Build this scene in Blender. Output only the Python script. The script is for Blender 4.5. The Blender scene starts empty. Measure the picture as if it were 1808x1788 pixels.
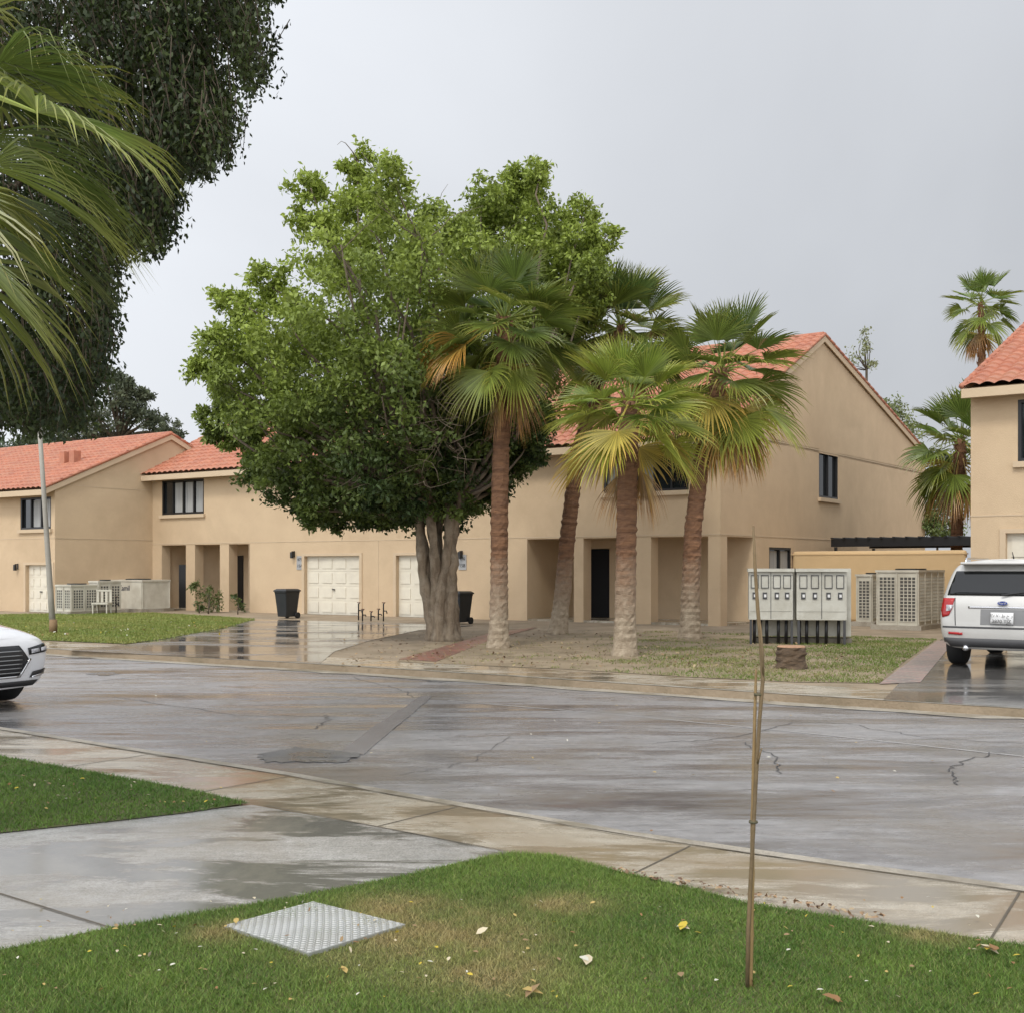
import bpy,bmesh,math,random
import numpy as np
from mathutils import Vector,Matrix
from mathutils.bvhtree import BVHTree
random.seed(7);rng=np.random.default_rng(7)
F=2000.;CX=904.;HY=1003.;H=1.6
scene=bpy.context.scene
def G(px,py,z=0.):
    Y=F*(H-z)/(py-HY);return ((px-CX)/F*Y,Y,z)
def PX(px,py,Y): return ((px-CX)/F*Y,Y,H+(HY-py)*Y/F)
# ------------------------------------------------ materials
def ramp(nt,fac,stops):
    r=nt.nodes.new('ShaderNodeValToRGB');e=r.color_ramp.elements
    e[0].position=stops[0][0];e[0].color=(*stops[0][1],1)
    e[1].position=stops[-1][0];e[1].color=(*stops[-1][1],1)
    for p,c in stops[1:-1]:
        k=e.new(p);k.color=(*c,1)
    nt.links.new(fac,r.inputs[0]);return r.outputs[0]
def noise(nt,vec,sc,det=5,rough=.6,dist=0.):
    n=nt.nodes.new('ShaderNodeTexNoise');n.inputs['Scale'].default_value=sc;n.inputs['Detail'].default_value=det
    n.inputs['Roughness'].default_value=rough;n.inputs['Distortion'].default_value=dist
    nt.links.new(vec,n.inputs['Vector']);return n.outputs['Fac']
def g3(a): return (a,a,a)
def mixc(nt,fac,a,b,bt='MIX'):
    m=nt.nodes.new('ShaderNodeMix');m.data_type='RGBA';m.blend_type=bt
    for s,v in ((0,fac),(6,a),(7,b)):
        if isinstance(v,(int,float)): m.inputs[s].default_value=v
        elif isinstance(v,tuple): m.inputs[s].default_value=(*v,1)
        else: nt.links.new(v,m.inputs[s])
    return m.outputs[2]
def M(name,c1,c2=None,sc=3.,rough=.8,bump=0.,bsc=60.,metal=0.,stretch=(1,1,1),rough2=None,dirt=None,dsc=.6,spec=.5,coat=0.):
    m=bpy.data.materials.new(name);m.use_nodes=True;nt=m.node_tree;b=nt.nodes['Principled BSDF']
    b.inputs['Roughness'].default_value=rough;b.inputs['Metallic'].default_value=metal
    b.inputs['Specular IOR Level'].default_value=spec;b.inputs['Coat Weight'].default_value=coat
    tc=nt.nodes.new('ShaderNodeTexCoord');mp=nt.nodes.new('ShaderNodeMapping');mp.inputs['Scale'].default_value=stretch
    nt.links.new(tc.outputs['Object'],mp.inputs[0]);v=mp.outputs[0]
    if c2 is None: c2=tuple(x*.85 for x in c1)
    f=noise(nt,v,sc)
    c=ramp(nt,f,[(.3,c1),(.7,c2)])
    if dirt:
        d=noise(nt,tc.outputs['Object'],dsc,8,.7,.4)
        dm=ramp(nt,d,[(.45,(0,0,0)),(.75,(1,1,1))])
        c=mixc(nt,dm,c,dirt)
    nt.links.new(c,b.inputs['Base Color'])
    if rough2 is not None:
        rr=ramp(nt,noise(nt,v,sc*.7),[(.35,g3(rough)),(.65,g3(rough2))]);nt.links.new(rr,b.inputs['Roughness'])
    if bump:
        bp=nt.nodes.new('ShaderNodeBump');bp.inputs['Strength'].default_value=min(1,bump);bp.inputs['Distance'].default_value=.02
        nt.links.new(noise(nt,v,bsc,4),bp.inputs['Height']);nt.links.new(bp.outputs[0],b.inputs['Normal'])
    return m
def Mleaf(name,trans=.3,rough=.55):
    m=bpy.data.materials.new(name);m.use_nodes=True;nt=m.node_tree;b=nt.nodes['Principled BSDF']
    a=nt.nodes.new('ShaderNodeAttribute');a.attribute_name='Col'
    nt.links.new(a.outputs['Color'],b.inputs['Base Color']);b.inputs['Roughness'].default_value=rough
    t=nt.nodes.new('ShaderNodeBsdfTranslucent');nt.links.new(a.outputs['Color'],t.inputs[0])
    mx=nt.nodes.new('ShaderNodeMixShader');mx.inputs[0].default_value=trans
    nt.links.new(b.outputs[0],mx.inputs[1]);nt.links.new(t.outputs[0],mx.inputs[2])
    nt.links.new(mx.outputs[0],nt.nodes['Material Output'].inputs[0]);return m
def Mwet(name,c1,c2,cwet,scale=.5,lo=.45,hi=.55,rdry=.55,rwet=.08,fine=60,bump=.3,streak=None,dark=None,dlo=.45,brush=None):
    """surface with dry and wet / puddled areas"""
    m=bpy.data.materials.new(name);m.use_nodes=True;nt=m.node_tree;b=nt.nodes['Principled BSDF']
    tc=nt.nodes.new('ShaderNodeTexCoord');v=tc.outputs['Object']
    mp=nt.nodes.new('ShaderNodeMapping');nt.links.new(v,mp.inputs[0])
    if streak:
        mp.inputs['Rotation'].default_value=(0,0,streak[0]);mp.inputs['Scale'].default_value=(streak[1],streak[2],1)
    sv=mp.outputs[0]
    c=ramp(nt,noise(nt,sv,2.2,8,.7),[(.3,c1),(.7,c2)])
    grain=ramp(nt,noise(nt,v,fine*2,3,.7),[(.3,g3(.68)),(.7,g3(1.25))])
    c=mixc(nt,1.,c,grain,'MULTIPLY')
    mid=ramp(nt,noise(nt,v,9,6,.75),[(.35,g3(.86)),(.65,g3(1.1))]);c=mixc(nt,1.,c,mid,'MULTIPLY')
    w=ramp(nt,noise(nt,sv,scale,9,.7,.4),[(lo,(0,0,0)),(hi,(1,1,1))])
    c=mixc(nt,w,c,cwet)
    if dark:
        dm=ramp(nt,noise(nt,v,.45,8,.7,.6),[(dlo,(0,0,0)),(dlo+.2,(1,1,1))]);c=mixc(nt,dm,c,dark)
    nt.links.new(c,b.inputs['Base Color'])
    r=mixc(nt,w,ramp(nt,noise(nt,sv,1.3,8,.7),[(.3,g3(rdry*.6)),(.7,g3(rdry*1.35))]),g3(rwet));nt.links.new(r,b.inputs['Roughness'])
    bp=nt.nodes.new('ShaderNodeBump');bp.inputs['Distance'].default_value=.006
    inv=nt.nodes.new('ShaderNodeMath');inv.operation='MULTIPLY_ADD';nt.links.new(w,inv.inputs[0]);inv.inputs[1].default_value=-bump*.85;inv.inputs[2].default_value=bump
    nt.links.new(inv.outputs[0],bp.inputs['Strength'])
    if brush:
        m2=nt.nodes.new('ShaderNodeMapping');m2.inputs['Rotation'].default_value=(0,0,brush);m2.inputs['Scale'].default_value=(2.,60,1);nt.links.new(v,m2.inputs[0])
        nt.links.new(noise(nt,m2.outputs[0],1.5,4),bp.inputs['Height'])
    else: nt.links.new(noise(nt,v,fine,4),bp.inputs['Height'])
    nt.links.new(bp.outputs[0],b.inputs['Normal'])
    return m
STUC=M('stucco',(.60,.455,.295),(.55,.41,.265),1.3,.9,.5,55,dirt=(.48,.355,.225),dsc=.35)
STUCY=M('stucco_yellow',(.66,.475,.26),(.60,.43,.235),1.3,.9,.4,55)
STUCD=M('stucco_trim',(.58,.45,.31),(.54,.42,.28),1.3,.9,.3,55)
TILE=M('clay_tile',(.50,.19,.105),(.33,.12,.075),2.5,.6,.3,30,dirt=(.43,.21,.13),dsc=1.5)
BLACK=M('black_metal',(.012,.012,.013),None,5,.4)
CURT=M('curtain',(.42,.42,.40),(.25,.25,.25),2,.8,stretch=(9,9,.3))
GLASS=M('window_glass',(.015,.018,.02),None,3,.05,spec=.7)
CREAM=M('cream_paint',(.72,.67,.55),(.66,.61,.50),4,.5,.1,30,dirt=(.56,.51,.42))
ACW=M('ac_paint',(.58,.55,.46),(.52,.49,.41),2,.5,.1,30,dirt=(.42,.38,.30),dsc=2)
DARK=M('dark_void',(.03,.03,.028),None,5,.8)
BARK=M('bark',(.31,.24,.165),(.13,.095,.062),3.5,.95,1.,14,stretch=(3,3,.6),dirt=(.38,.32,.24),dsc=3)
PLAST=M('bin_plastic',(.012,.014,.016),(.02,.022,.024),3,.45)
TWIG=M('twig',(.10,.075,.05),(.05,.04,.025),6,.9)
LEAF=Mleaf('foliage',.3);PLEAF=Mleaf('palm_foliage',.24,.36);GR=Mleaf('grass',.3,.6)
GRB=Mleaf('litter',.1,.7)
SIGN=M('sign_plate',(.38,.38,.38),None,5,.4)
WHITEP=M('white_car_paint',(.80,.80,.81),(.78,.78,.79),2,.2,coat=1.)
SILV=M('silver_car_paint',(.55,.54,.51),(.50,.49,.465),2,.34,metal=.3,coat=.6,rough2=.44)
CGL=M('car_glass',(.008,.009,.010),None,3,.06,spec=.5)
CHR=M('chrome',(.75,.75,.76),None,3,.15,metal=1.)
RED=M('tail_light_red',(.45,.02,.02),(.3,.01,.01),8,.15)
AMB=M('lamp_clear',(.6,.6,.62),(.25,.25,.27),24,.1)
TYRE=M('tyre_rubber',(.015,.015,.015),None,5,.75)
CLAD=M('grey_cladding',(.06,.06,.062),None,5,.55)
BLUE=M('blue_enamel',(.01,.04,.25),None,5,.2)
WHT=M('white_paint',(.75,.75,.74),None,5,.5)
STEEL=M('galvanised_steel',(.42,.43,.43),(.34,.35,.35),9,.38,metal=.7)
CONC=Mwet('wet_concrete',(.52,.475,.39),(.37,.32,.245),(.25,.21,.15),1.0,.455,.54,.30,.06,45,.5,streak=(.62,.7,2.2),dark=(.30,.235,.155),dlo=.46,brush=.95)
DRV=Mwet('wet_driveway',(.47,.46,.44),(.31,.30,.275),(.17,.16,.14),.85,.455,.51,.22,.035,45,.55,streak=(.3,.7,1.8),dark=(.29,.265,.22),dlo=.49,brush=-.35)
DRF=Mwet('wet_dark_driveway',(.24,.23,.215),(.17,.165,.155),(.11,.105,.10),.5,.42,.55,.28,.05,45,.3,streak=(.3,.6,1.4))
KERB=Mwet('kerb_concrete',(.44,.40,.33),(.30,.265,.21),(.22,.19,.14),1.2,.48,.62,.6,.35,50,.5)
ROAD=Mwet('wet_asphalt',(.38,.372,.372),(.215,.21,.212),(.13,.127,.13),.30,.455,.61,.34,.09,90,.7,streak=(.60,1.,4.5),dark=(.215,.195,.17),dlo=.48)
PATCH=Mwet('patched_asphalt',(.20,.195,.19),(.13,.127,.125),(.12,.118,.118),1.6,.45,.6,.45,.2,60,1.)
SAND=M('bare_soil',(.36,.285,.20),(.25,.19,.125),.9,.95,.8,25,dirt=(.18,.145,.09),dsc=1.3)
GSOIL=M('lawn_soil',(.085,.10,.03),(.13,.12,.05),2.,.95,.6,60)
def brick_mat(nm,a,b_,mo):
    m=bpy.data.materials.new(nm);m.use_nodes=True;nt=m.node_tree;b=nt.nodes['Principled BSDF']
    tc=nt.nodes.new('ShaderNodeTexCoord');mp=nt.nodes.new('ShaderNodeMapping');mp.inputs['Rotation'].default_value=(0,0,.6)
    nt.links.new(tc.outputs['Object'],mp.inputs[0]);k=nt.nodes.new('ShaderNodeTexBrick');nt.links.new(mp.outputs[0],k.inputs[0])
    k.inputs['Color1'].default_value=(*a,1);k.inputs['Color2'].default_value=(*b_,1);k.inputs['Mortar'].default_value=(*mo,1)
    k.inputs['Scale'].default_value=1.;k.inputs['Brick Width'].default_value=.26;k.inputs['Row Height'].default_value=.14;k.inputs['Mortar Size'].default_value=.014
    c=mixc(nt,ramp(nt,noise(nt,tc.outputs['Object'],1.6,6,.7),[(.5,(0,0,0)),(.75,(.6,.6,.6))]),k.outputs[0],(.27,.22,.16))
    nt.links.new(c,b.inputs['Base Color']);b.inputs['Roughness'].default_value=.45;return m
BRICK=brick_mat('brick_paving',(.31,.12,.085),(.19,.08,.06),(.22,.18,.14))
BRICK2=brick_mat('worn_brick_paving',(.34,.21,.18),(.17,.14,.13),(.30,.27,.23))
PLATE=M('tread_plate',(.46,.47,.46),(.38,.39,.38),3,.45,metal=.35,dirt=(.33,.32,.28),dsc=3)
def pbark():
    m=M('palm_bark',(.26,.135,.07),(.12,.062,.036),4,.95,1.,14,stretch=(1,1,5))
    nt=m.node_tree;b=nt.nodes['Principled BSDF'];old=b.inputs['Base Color'].links[0].from_socket
    tc=nt.nodes.new('ShaderNodeTexCoord');sp=nt.nodes.new('ShaderNodeSeparateXYZ');nt.links.new(tc.outputs['Object'],sp.inputs[0])
    n=noise(nt,tc.outputs['Object'],2.5,6,.7)
    ad=nt.nodes.new('ShaderNodeMath');ad.operation='MULTIPLY_ADD';ad.inputs[1].default_value=1.8;nt.links.new(n,ad.inputs[0]);nt.links.new(sp.outputs[2],ad.inputs[2])
    mr=nt.nodes.new('ShaderNodeMapRange');mr.inputs[1].default_value=1.4;mr.inputs[2].default_value=2.9;nt.links.new(ad.outputs[0],mr.inputs[0])
    pale=ramp(nt,noise(nt,tc.outputs['Object'],7,6,.7),[(.3,(.46,.38,.28)),(.7,(.23,.175,.115))])
    nt.links.new(mixc(nt,mr.outputs[0],pale,old),b.inputs['Base Color']);return m
PBARK=pbark()
# ------------------------------------------------ object helpers
col=scene.collection
def root_loc(o):
    while o.parent: o=o.parent
    return o.location
def setp(o,label=None,category=None,group=None,kind=None):
    if label:o['label']=label
    if category:o['category']=category
    if group:o['group']=group
    if kind:o['kind']=kind
def thing(name,loc,label,category,group=None,kind=None):
    e=bpy.data.objects.new(name,None);e.location=loc;e.empty_display_size=.2;col.objects.link(e);setp(e,label,category,group,kind);return e
class MB:
    def __init__(s): s.v=[];s.f=[];s.c=[]
    def add(s,vs,fs,c=None):
        n=len(s.v);s.v+=[tuple(x) for x in vs];s.f+=[tuple(i+n for i in f) for f in fs]
        if c is not None: s.c+=[c]*len(vs)
    def box(s,W,a0,a1,z0,z1,d0,d1):
        vs=[W(a,z,d) for a in(a0,a1) for z in(z0,z1) for d in(d0,d1)]
        s.add(vs,[(0,1,3,2),(4,6,7,5),(0,4,5,1),(2,3,7,6),(0,2,6,4),(1,5,7,3)])
        return s
    def quad(s,W,a0,a1,z0,z1,d): s.add([W(a0,z0,d),W(a1,z0,d),W(a1,z1,d),W(a0,z1,d)],[(0,1,2,3)]);return s
    def tube(s,pts,rad,n=8,cap=True,c=None,flute=0.):
        pts=[Vector(p) for p in pts];base=len(s.v);N=len(pts)
        ref=Vector((.31,.95,.05)).normalized()
        vs=[];fs=[]
        for i,p in enumerate(pts):
            t=(pts[min(i+1,N-1)]-pts[max(i-1,0)]).normalized()
            a=t.cross(ref)
            if a.length<.1: a=t.cross(Vector((1,0,0)))
            a.normalize();b=t.cross(a)
            for k in range(n):
                an=2*math.pi*k/n;r=rad[i]*(1+flute*(random.random()-.5))
                vs.append(p+a*math.cos(an)*r+b*math.sin(an)*r)
        for i in range(N-1):
            for k in range(n):
                k2=(k+1)%n;fs.append((i*n+k,i*n+k2,(i+1)*n+k2,(i+1)*n+k))
        if cap: fs.append(tuple(range(n))[::-1]);fs.append(tuple((N-1)*n+k for k in range(n)))
        s.add(vs,fs,c);return s
def mk(name,mb,mat,parent=None,smooth=False,local=False,bevel=0,label=None,mats=None):
    off=Vector((0,0,0))
    if parent and not local: off=root_loc(parent)
    me=bpy.data.meshes.new(name)
    me.from_pydata([(x-off[0],y-off[1],z-off[2]) for x,y,z in mb.v],[],mb.f);me.materials.append(mat)
    if mb.c and len(mb.c)==len(mb.v):
        at=me.attributes.new('Col','FLOAT_COLOR','POINT');at.data.foreach_set('color',np.array([(*c,1) for c in mb.c],dtype=np.float32).ravel())
    bm=bmesh.new();bm.from_mesh(me);
    if not mb.c: bmesh.ops.recalc_face_normals(bm,faces=bm.faces)
    bm.to_mesh(me);bm.free()
    if smooth: me.polygons.foreach_set('use_smooth',[True]*len(me.polygons))
    o=bpy.data.objects.new(name,me);col.objects.link(o)
    if parent:o.parent=parent
    if bevel:
        b=o.modifiers.new('b','BEVEL');b.width=bevel;b.segments=2;b.limit_method='ANGLE'
    if label:o['label']=label
    return o
def mknp(name,V,Fc,C,mat,parent=None,loc=None):
    off=np.array(root_loc(parent)) if parent else np.zeros(3)
    V=(V-off).astype(np.float32);me=bpy.data.meshes.new(name);k=Fc.shape[1]
    me.vertices.add(len(V));me.vertices.foreach_set('co',V.ravel())
    me.loops.add(Fc.size);me.loops.foreach_set('vertex_index',Fc.astype(np.int32).ravel())
    me.polygons.add(len(Fc));me.polygons.foreach_set('loop_start',np.arange(len(Fc),dtype=np.int32)*k)
    me.update(calc_edges=True);me.materials.append(mat)
    at=me.attributes.new('Col','FLOAT_COLOR','POINT');C4=np.ones((len(V),4),np.float32);C4[:,:3]=C;at.data.foreach_set('color',C4.ravel())
    me.validate();o=bpy.data.objects.new(name,me);col.objects.link(o)
    if parent:o.parent=parent
    return o
def unit(a): return a/np.maximum(np.linalg.norm(a,axis=1,keepdims=True),1e-9)
def leafmesh(P,A,L,W,C):
    n=len(P);B=unit(np.cross(A,rng.normal(size=(n,3))));Nn=np.cross(A,B)
    L=L[:,None];W=W[:,None]
    V=np.stack([P,P+A*L*.5+B*W*.5+Nn*W*.15,P+A*L,P+A*L*.5-B*W*.5+Nn*W*.15],1).reshape(-1,3)
    Fc=np.arange(4*n).reshape(n,4);return V,Fc,np.repeat(C,4,axis=0)
def textobj(s,size,mat,parent,origin,right,up,local=False,name='lettering'):
    cu=bpy.data.curves.new('t','FONT');cu.body=s;cu.size=size;cu.align_x='CENTER';cu.align_y='CENTER';cu.extrude=size*.02
    o=bpy.data.objects.new('t',cu);col.objects.link(o);dg=bpy.context.evaluated_depsgraph_get();dg.update()
    me=bpy.data.meshes.new_from_object(o.evaluated_get(dg));bpy.data.objects.remove(o)
    r=Vector(right).normalized();u=Vector(up).normalized();n=r.cross(u)
    Mx=Matrix(((r[0],u[0],n[0],origin[0]),(r[1],u[1],n[1],origin[1]),(r[2],u[2],n[2],origin[2]),(0,0,0,1)))
    me.transform(Mx)
    if parent and not local: me.transform(Matrix.Translation(-Vector(root_loc(parent))))
    me.materials.clear();me.materials.append(mat);t=bpy.data.objects.new(name,me);col.objects.link(t)
    if parent:t.parent=parent
    return t
# ------------------------------------------------ ground
def inset_line(pts,d):
    out=[]
    for i,p in enumerate(pts):
        a=Vector(pts[max(i-1,0)][:2]);b=Vector(pts[min(i+1,len(pts)-1)][:2]);t=(b-a).normalized();n=Vector((-t[1],t[0]))
        out.append((p[0]+n[0]*d,p[1]+n[1]*d,p[2] if len(p)>2 else 0))
    return out
def sheet(name,pts,z,mat,depth=0):
    bm=bmesh.new();bv=[bm.verts.new((p[0],p[1],z)) for p in pts];f=bm.faces.new(bv);f.normal_update()
    if f.normal.z<0: f.normal_flip()
    if depth:
        r=bmesh.ops.extrude_face_region(bm,geom=[f]);
        for e in r['geom']:
            if isinstance(e,bmesh.types.BMVert): e.co.z=z-depth
    bmesh.ops.triangulate(bm,faces=[g for g in bm.faces if len(g.verts)>4]);bmesh.ops.recalc_face_normals(bm,faces=bm.faces)
    if not depth:
        for g in bm.faces:
            g.normal_update()
            if g.normal.z<0: g.normal_flip()
    me=bpy.data.meshes.new(name);bm.to_mesh(me);bm.free();me.materials.append(mat)
    o=bpy.data.objects.new(name,me);col.objects.link(o);o['kind']='structure';return o
sheet('ground',[(-900,-300),(900,-300),(900,1500),(-900,1500)],-.13,SAND)
NK=[(-36,34,0),(-18.,20.8,0)]+[G(*p) for p in[(0,1283),(300,1330),(520,1365),(700,1397),(1100,1466),(1450,1516),(1808,1565)]]+[(5.8,3.6,0),(16,-3.0,0)]
FK=[(-50,47.,0),(-24,31.2,0)]+[G(*p) for p in[(0,1139),(150,1149),(560,1172),(870,1191),(1400,1226),(1808,1251)]]+[(9.5,10.7,0),(24,1.5,0)]
def dense(line,step=.22,amp=.012):
    out=[]
    for i in range(len(line)-1):
        a=Vector(line[i][:2]);b=Vector(line[i+1][:2]);n=max(1,int((b-a).length/step)) if abs(a.x)<14 else 1
        for k in range(n):
            q=a.lerp(b,k/n);out.append((q.x+random.gauss(0,amp),q.y+random.gauss(0,amp),0))
    out.append(line[-1]);return out
sheet('road',[(p[0],p[1]) for p in inset_line(NK,-.2)]+[(p[0],p[1]) for p in inset_line(FK,.2)][::-1],-.10,ROAD)
sheet('near_pavement',[(p[0],p[1]) for p in NK]+[(16,-30),(-60,-30),(-60,34)],0,CONC,.2)
sheet('far_verge',[(p[0],p[1]) for p in FK]+[(90,1.5),(90,200),(-90,200),(-90,47)],0,SAND,.2)
def strip(name,line,d0,d1,z,mat,rag=0.,zj=0.):
    a=inset_line(line,d0);b=inset_line(line,d1);mb=MB()
    if rag: b=[(p[0]+random.gauss(0,rag),p[1]+random.gauss(0,rag)) for p in b]
    for i in range(len(a)-1):
        mb.add([(a[i][0],a[i][1],z),(a[i+1][0],a[i+1][1],z),(b[i+1][0],b[i+1][1],z),(b[i][0],b[i][1],z)],[(0,1,2,3)])
    o=mk(name,mb,mat);o['kind']='structure';return o
DNK=dense(NK,.3,.0);DFK=dense(FK,.4,.0)
strip('kerb',DNK,0.004,-.10,.004,KERB,.012)
strip('kerb',DFK,0.0,.13,.006,KERB,.015)
strip('gutter',DNK,.0,.30,-.094,M('gutter_grit',(.27,.24,.21),(.17,.155,.14),3,.6,.8,60),.06)
strip('gutter',DFK,-.0,-.28,-.094,KERB,.05)
strip('far_pavement',FK,.16,1.25,.004,CONC)
JNT=M('joint_groove',(.13,.11,.08),(.09,.075,.055),8,.8)
def line_strip(name,pts,w,z,mat):
    return strip(name,[(p[0],p[1],0) for p in pts],-w/2,w/2,z,mat)
line_strip('pavement_joint',inset_line(DNK,-.11),.010,.008,JNT)
line_strip('pavement_joint',inset_line(NK,-1.02)[2:-1],.012,.003,JNT)
def along(line,step,start=0):
    res=[];acc=-start
    for i in range(len(line)-1):
        a=Vector(line[i][:2]);b=Vector(line[i+1][:2]);L=(b-a).length;d=(b-a)/L
        s=0
        while acc+ (L-s)>=step:
            s+=step-acc;acc=0;res.append((a+d*s,d))
        acc+=L-s
    return res
for p,d in along(NK,1.75,.6):
    if -12<p.x<9:
        n=Vector((d.y,-d.x));line_strip('pavement_joint',[p+n*.12,p+n*(2.0 if p.x<.2 else 1.0)],.012,.0031,JNT)
def poly(name,pts,z,mat,px=True): return sheet(name,[G(*p)[:2] if px else p for p in pts],z,mat)
poly('near_driveway',[(-700,1545),(0,1468),(200,1446),(445,1421),(660,1458),(900,1505),(905,1512),(860,1519),(730,1549),(500,1594),(200,1645),(0,1684),(-700,1800)],.0042,DRV)
LN=[(-500,1790),(0,1680),(200,1640),(500,1590),(730,1545),(860,1515),(905,1509),(980,1513),(1060,1532),(1140,1552),(1240,1575),(1320,1597),(1560,1634),(1808,1672),(2300,1745),(2300,2600),(-500,2600)]
LL=[(-1100,1215),(-400,1280),(0,1336),(200,1371),(330,1394),(440,1419),(330,1436),(200,1451),(0,1472),(-900,1560)]
poly('near_lawn',LN,.010,GSOIL);poly('near_lawn',LL,.0105,GSOIL)
line_strip('pavement_joint',[G(470,1423)[:2],G(890,1503)[:2]],.012,.0085,JNT)
line_strip('pavement_joint',[G(-100,1548)[:2],G(200,1641)[:2]],.012,.0086,JNT)
poly('far_driveway',[(440,1092),(840,1104),(740,1112),(655,1130),(590,1150),(565,1171),(120,1148),(225,1138),(300,1126),(410,1105)],.008,DRF)
LFAR=[(-260,1090),(120,1083),(265,1082),(340,1086),(450,1093),(400,1108),(290,1128),(222,1137),(0,1127),(-300,1112)]
poly('far_lawn',LFAR,.012,GSOIL)
LR=[(700,1168),(760,1135),(900,1128),(1000,1118),(1150,1114),(1320,1117),(1655,1128),(1600,1165),(1552,1206),(1400,1204),(1200,1194),(1000,1181),(830,1174)]
poly('far_lawn',LR,.0075,M('patchy_soil',(.25,.19,.12),(.34,.27,.18),1.6,.95,.6,60,dirt=(.15,.115,.065),dsc=1.))
poly('brick_path',[(870,1116),(950,1107),(865,1130),(770,1168),(705,1164)],.011,BRICK)
poly('far_driveway',[(1662,1128),(2150,1122),(2450,1300),(1808,1250),(1560,1235)],.0082,DRF)
poly('brick_path',[(1655,1131),(1686,1131),(1625,1205),(1552,1208)],.0125,BRICK2)
def rp(pts): return [G(x,y,-.1)[:2] for x,y in pts]
def jag(pts,n=7,a=.05):
    P=rp(pts);out=[]
    for i in range(len(P)):
        p=Vector(P[i]);q=Vector(P[(i+1)%len(P)])
        for k in range(n): r=p.lerp(q,k/n);out.append((r.x+random.gauss(0,a),r.y+random.gauss(0,a)))
    return out
sheet('road_patch',jag([(590,1332),(740,1228),(765,1228),(640,1332)],8,.015),-.096,M('patch_strip',(.22,.215,.22),(.15,.147,.15),6,.26,.6,80))
sheet('road_patch',jag([(450,1332),(520,1318),(640,1330),(610,1345),(470,1345)],14,.03),-.0955,PATCH)
sheet('road_patch',jag([(745,1197),(770,1191),(815,1192),(838,1197),(800,1203),(765,1203)],5,.03),-.0955,PATCH)
sheet('road_patch',jag([(150,1189),(180,1186),(215,1189),(180,1193)],5,.03),-.0955,PATCH)
SEAM=M('seam_light',(.50,.49,.48),(.38,.37,.365),9,.5);CRK=M('crack_dark',(.07,.068,.068),None,9,.7)
line_strip('road_seam',dense([(*q,0) for q in rp([(790,1236),(1100,1262),(1420,1293),(1808,1335)])],.15,.006),.03,-.0965,SEAM)
def crack(pts,w=.012):
    P=[Vector(p) for p in rp(pts)];out=[]
    for i in range(len(P)-1):
        for k in range(9):
            q=P[i].lerp(P[i+1],k/9);out.append((q.x+random.gauss(0,.022),q.y+random.gauss(0,.03)))
    out.append(tuple(P[-1]));line_strip('road_crack',out,w,-.096,CRK)
crack([(1765,1328),(1700,1345),(1675,1362),(1690,1385)],.014)
crack([(1160,1310),(1290,1302),(1400,1275),(1505,1277)]);crack([(1310,1310),(1370,1335),(1380,1365)])
crack([(960,1250),(1130,1262),(1300,1270)],.01);crack([(560,1285),(580,1270),(575,1262)]);crack([(200,1230),(420,1262),(600,1265)],.01)
crack([(1500,1278),(1620,1300),(1808,1312)],.01);crack([(100,1210),(280,1190)],.01);crack([(620,1195),(700,1215),(730,1230)],.01)
crack([(850,1205),(1000,1222),(1200,1230),(1420,1252)],.01);crack([(700,1370),(830,1345),(900,1300)],.006)
# ---- grass
def inpoly(X,Y,P):
    P=np.array(P);r=np.zeros(len(X),bool);j=len(P)-1
    for i in range(len(P)):
        c=((P[i,1]>Y)!=(P[j,1]>Y))&(X<(P[j,0]-P[i,0])*(Y-P[i,1])/(P[j,1]-P[i,1]+1e-12)+P[i,0]);r^=c;j=i
    return r
def vn(x,y,s,ph=0):
    x=x*s;y=y*s
    return (np.sin(x*1.3+ph)+np.sin(y*1.7+1.3*ph+x*.6)+np.sin((x+y)*2.3+2*ph)+np.sin((x*1.1-y)*3.7+ph*3)+np.sin(x*5.1+y*4.3+ph)*.6+np.sin(x*9.7-y*8.3)*.4)/5
def grass(name,ppx,n,hmin,hmax,w,z,cfun,label,clip=None,dens=None):
    P=[G(*p)[:2] for p in ppx];A=np.array(P);lo=A.min(0);hi=A.max(0)
    if clip: lo=np.maximum(lo,clip[0]);hi=np.minimum(hi,clip[1])
    X=rng.uniform(lo[0],hi[0],n);Y=rng.uniform(lo[1],hi[1],n);k=inpoly(X,Y,P)
    if dens is not None: k&=rng.random(n)<dens(X,Y)
    X=X[k]+rng.normal(0,.012,k.sum());Y=Y[k]+rng.normal(0,.012,k.sum());m=len(X)
    h=rng.uniform(hmin,hmax,m)*(1+.4*vn(X,Y,3,1));an=rng.uniform(0,2*math.pi,m);le=rng.uniform(.2,1.5,m)*h;la=rng.uniform(0,6.28,m)
    b=np.stack([np.cos(an),np.sin(an),np.zeros(m)],1)*w/2;p=np.stack([X,Y,np.full(m,z)],1)
    tip=p+np.stack([np.cos(la)*le,np.sin(la)*le,h],1)
    V=np.stack([p-b,p+b,tip],1).reshape(-1,3);C=cfun(X,Y,m);C3=np.repeat(C,3,axis=0)
    o=mknp(name,V,np.arange(3*m).reshape(m,3),C3,GR);setp(o,label,'grass',None,'stuff');return o
def lerp(a,b,t): return np.array(a)[None]*(1-t[:,None])+np.array(b)[None]*t[:,None]
dc=[(G(760,1655)[0],G(760,1655)[1],.50),(G(700,1610)[0],G(700,1610)[1],.28),(G(1000,1600)[0],G(1000,1600)[1],.2),(G(860,1720)[0],G(860,1720)[1],.32),(G(1640,1655)[0],G(1640,1655)[1],.15),(G(400,1650)[0],G(400,1650)[1],.16)]
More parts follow.
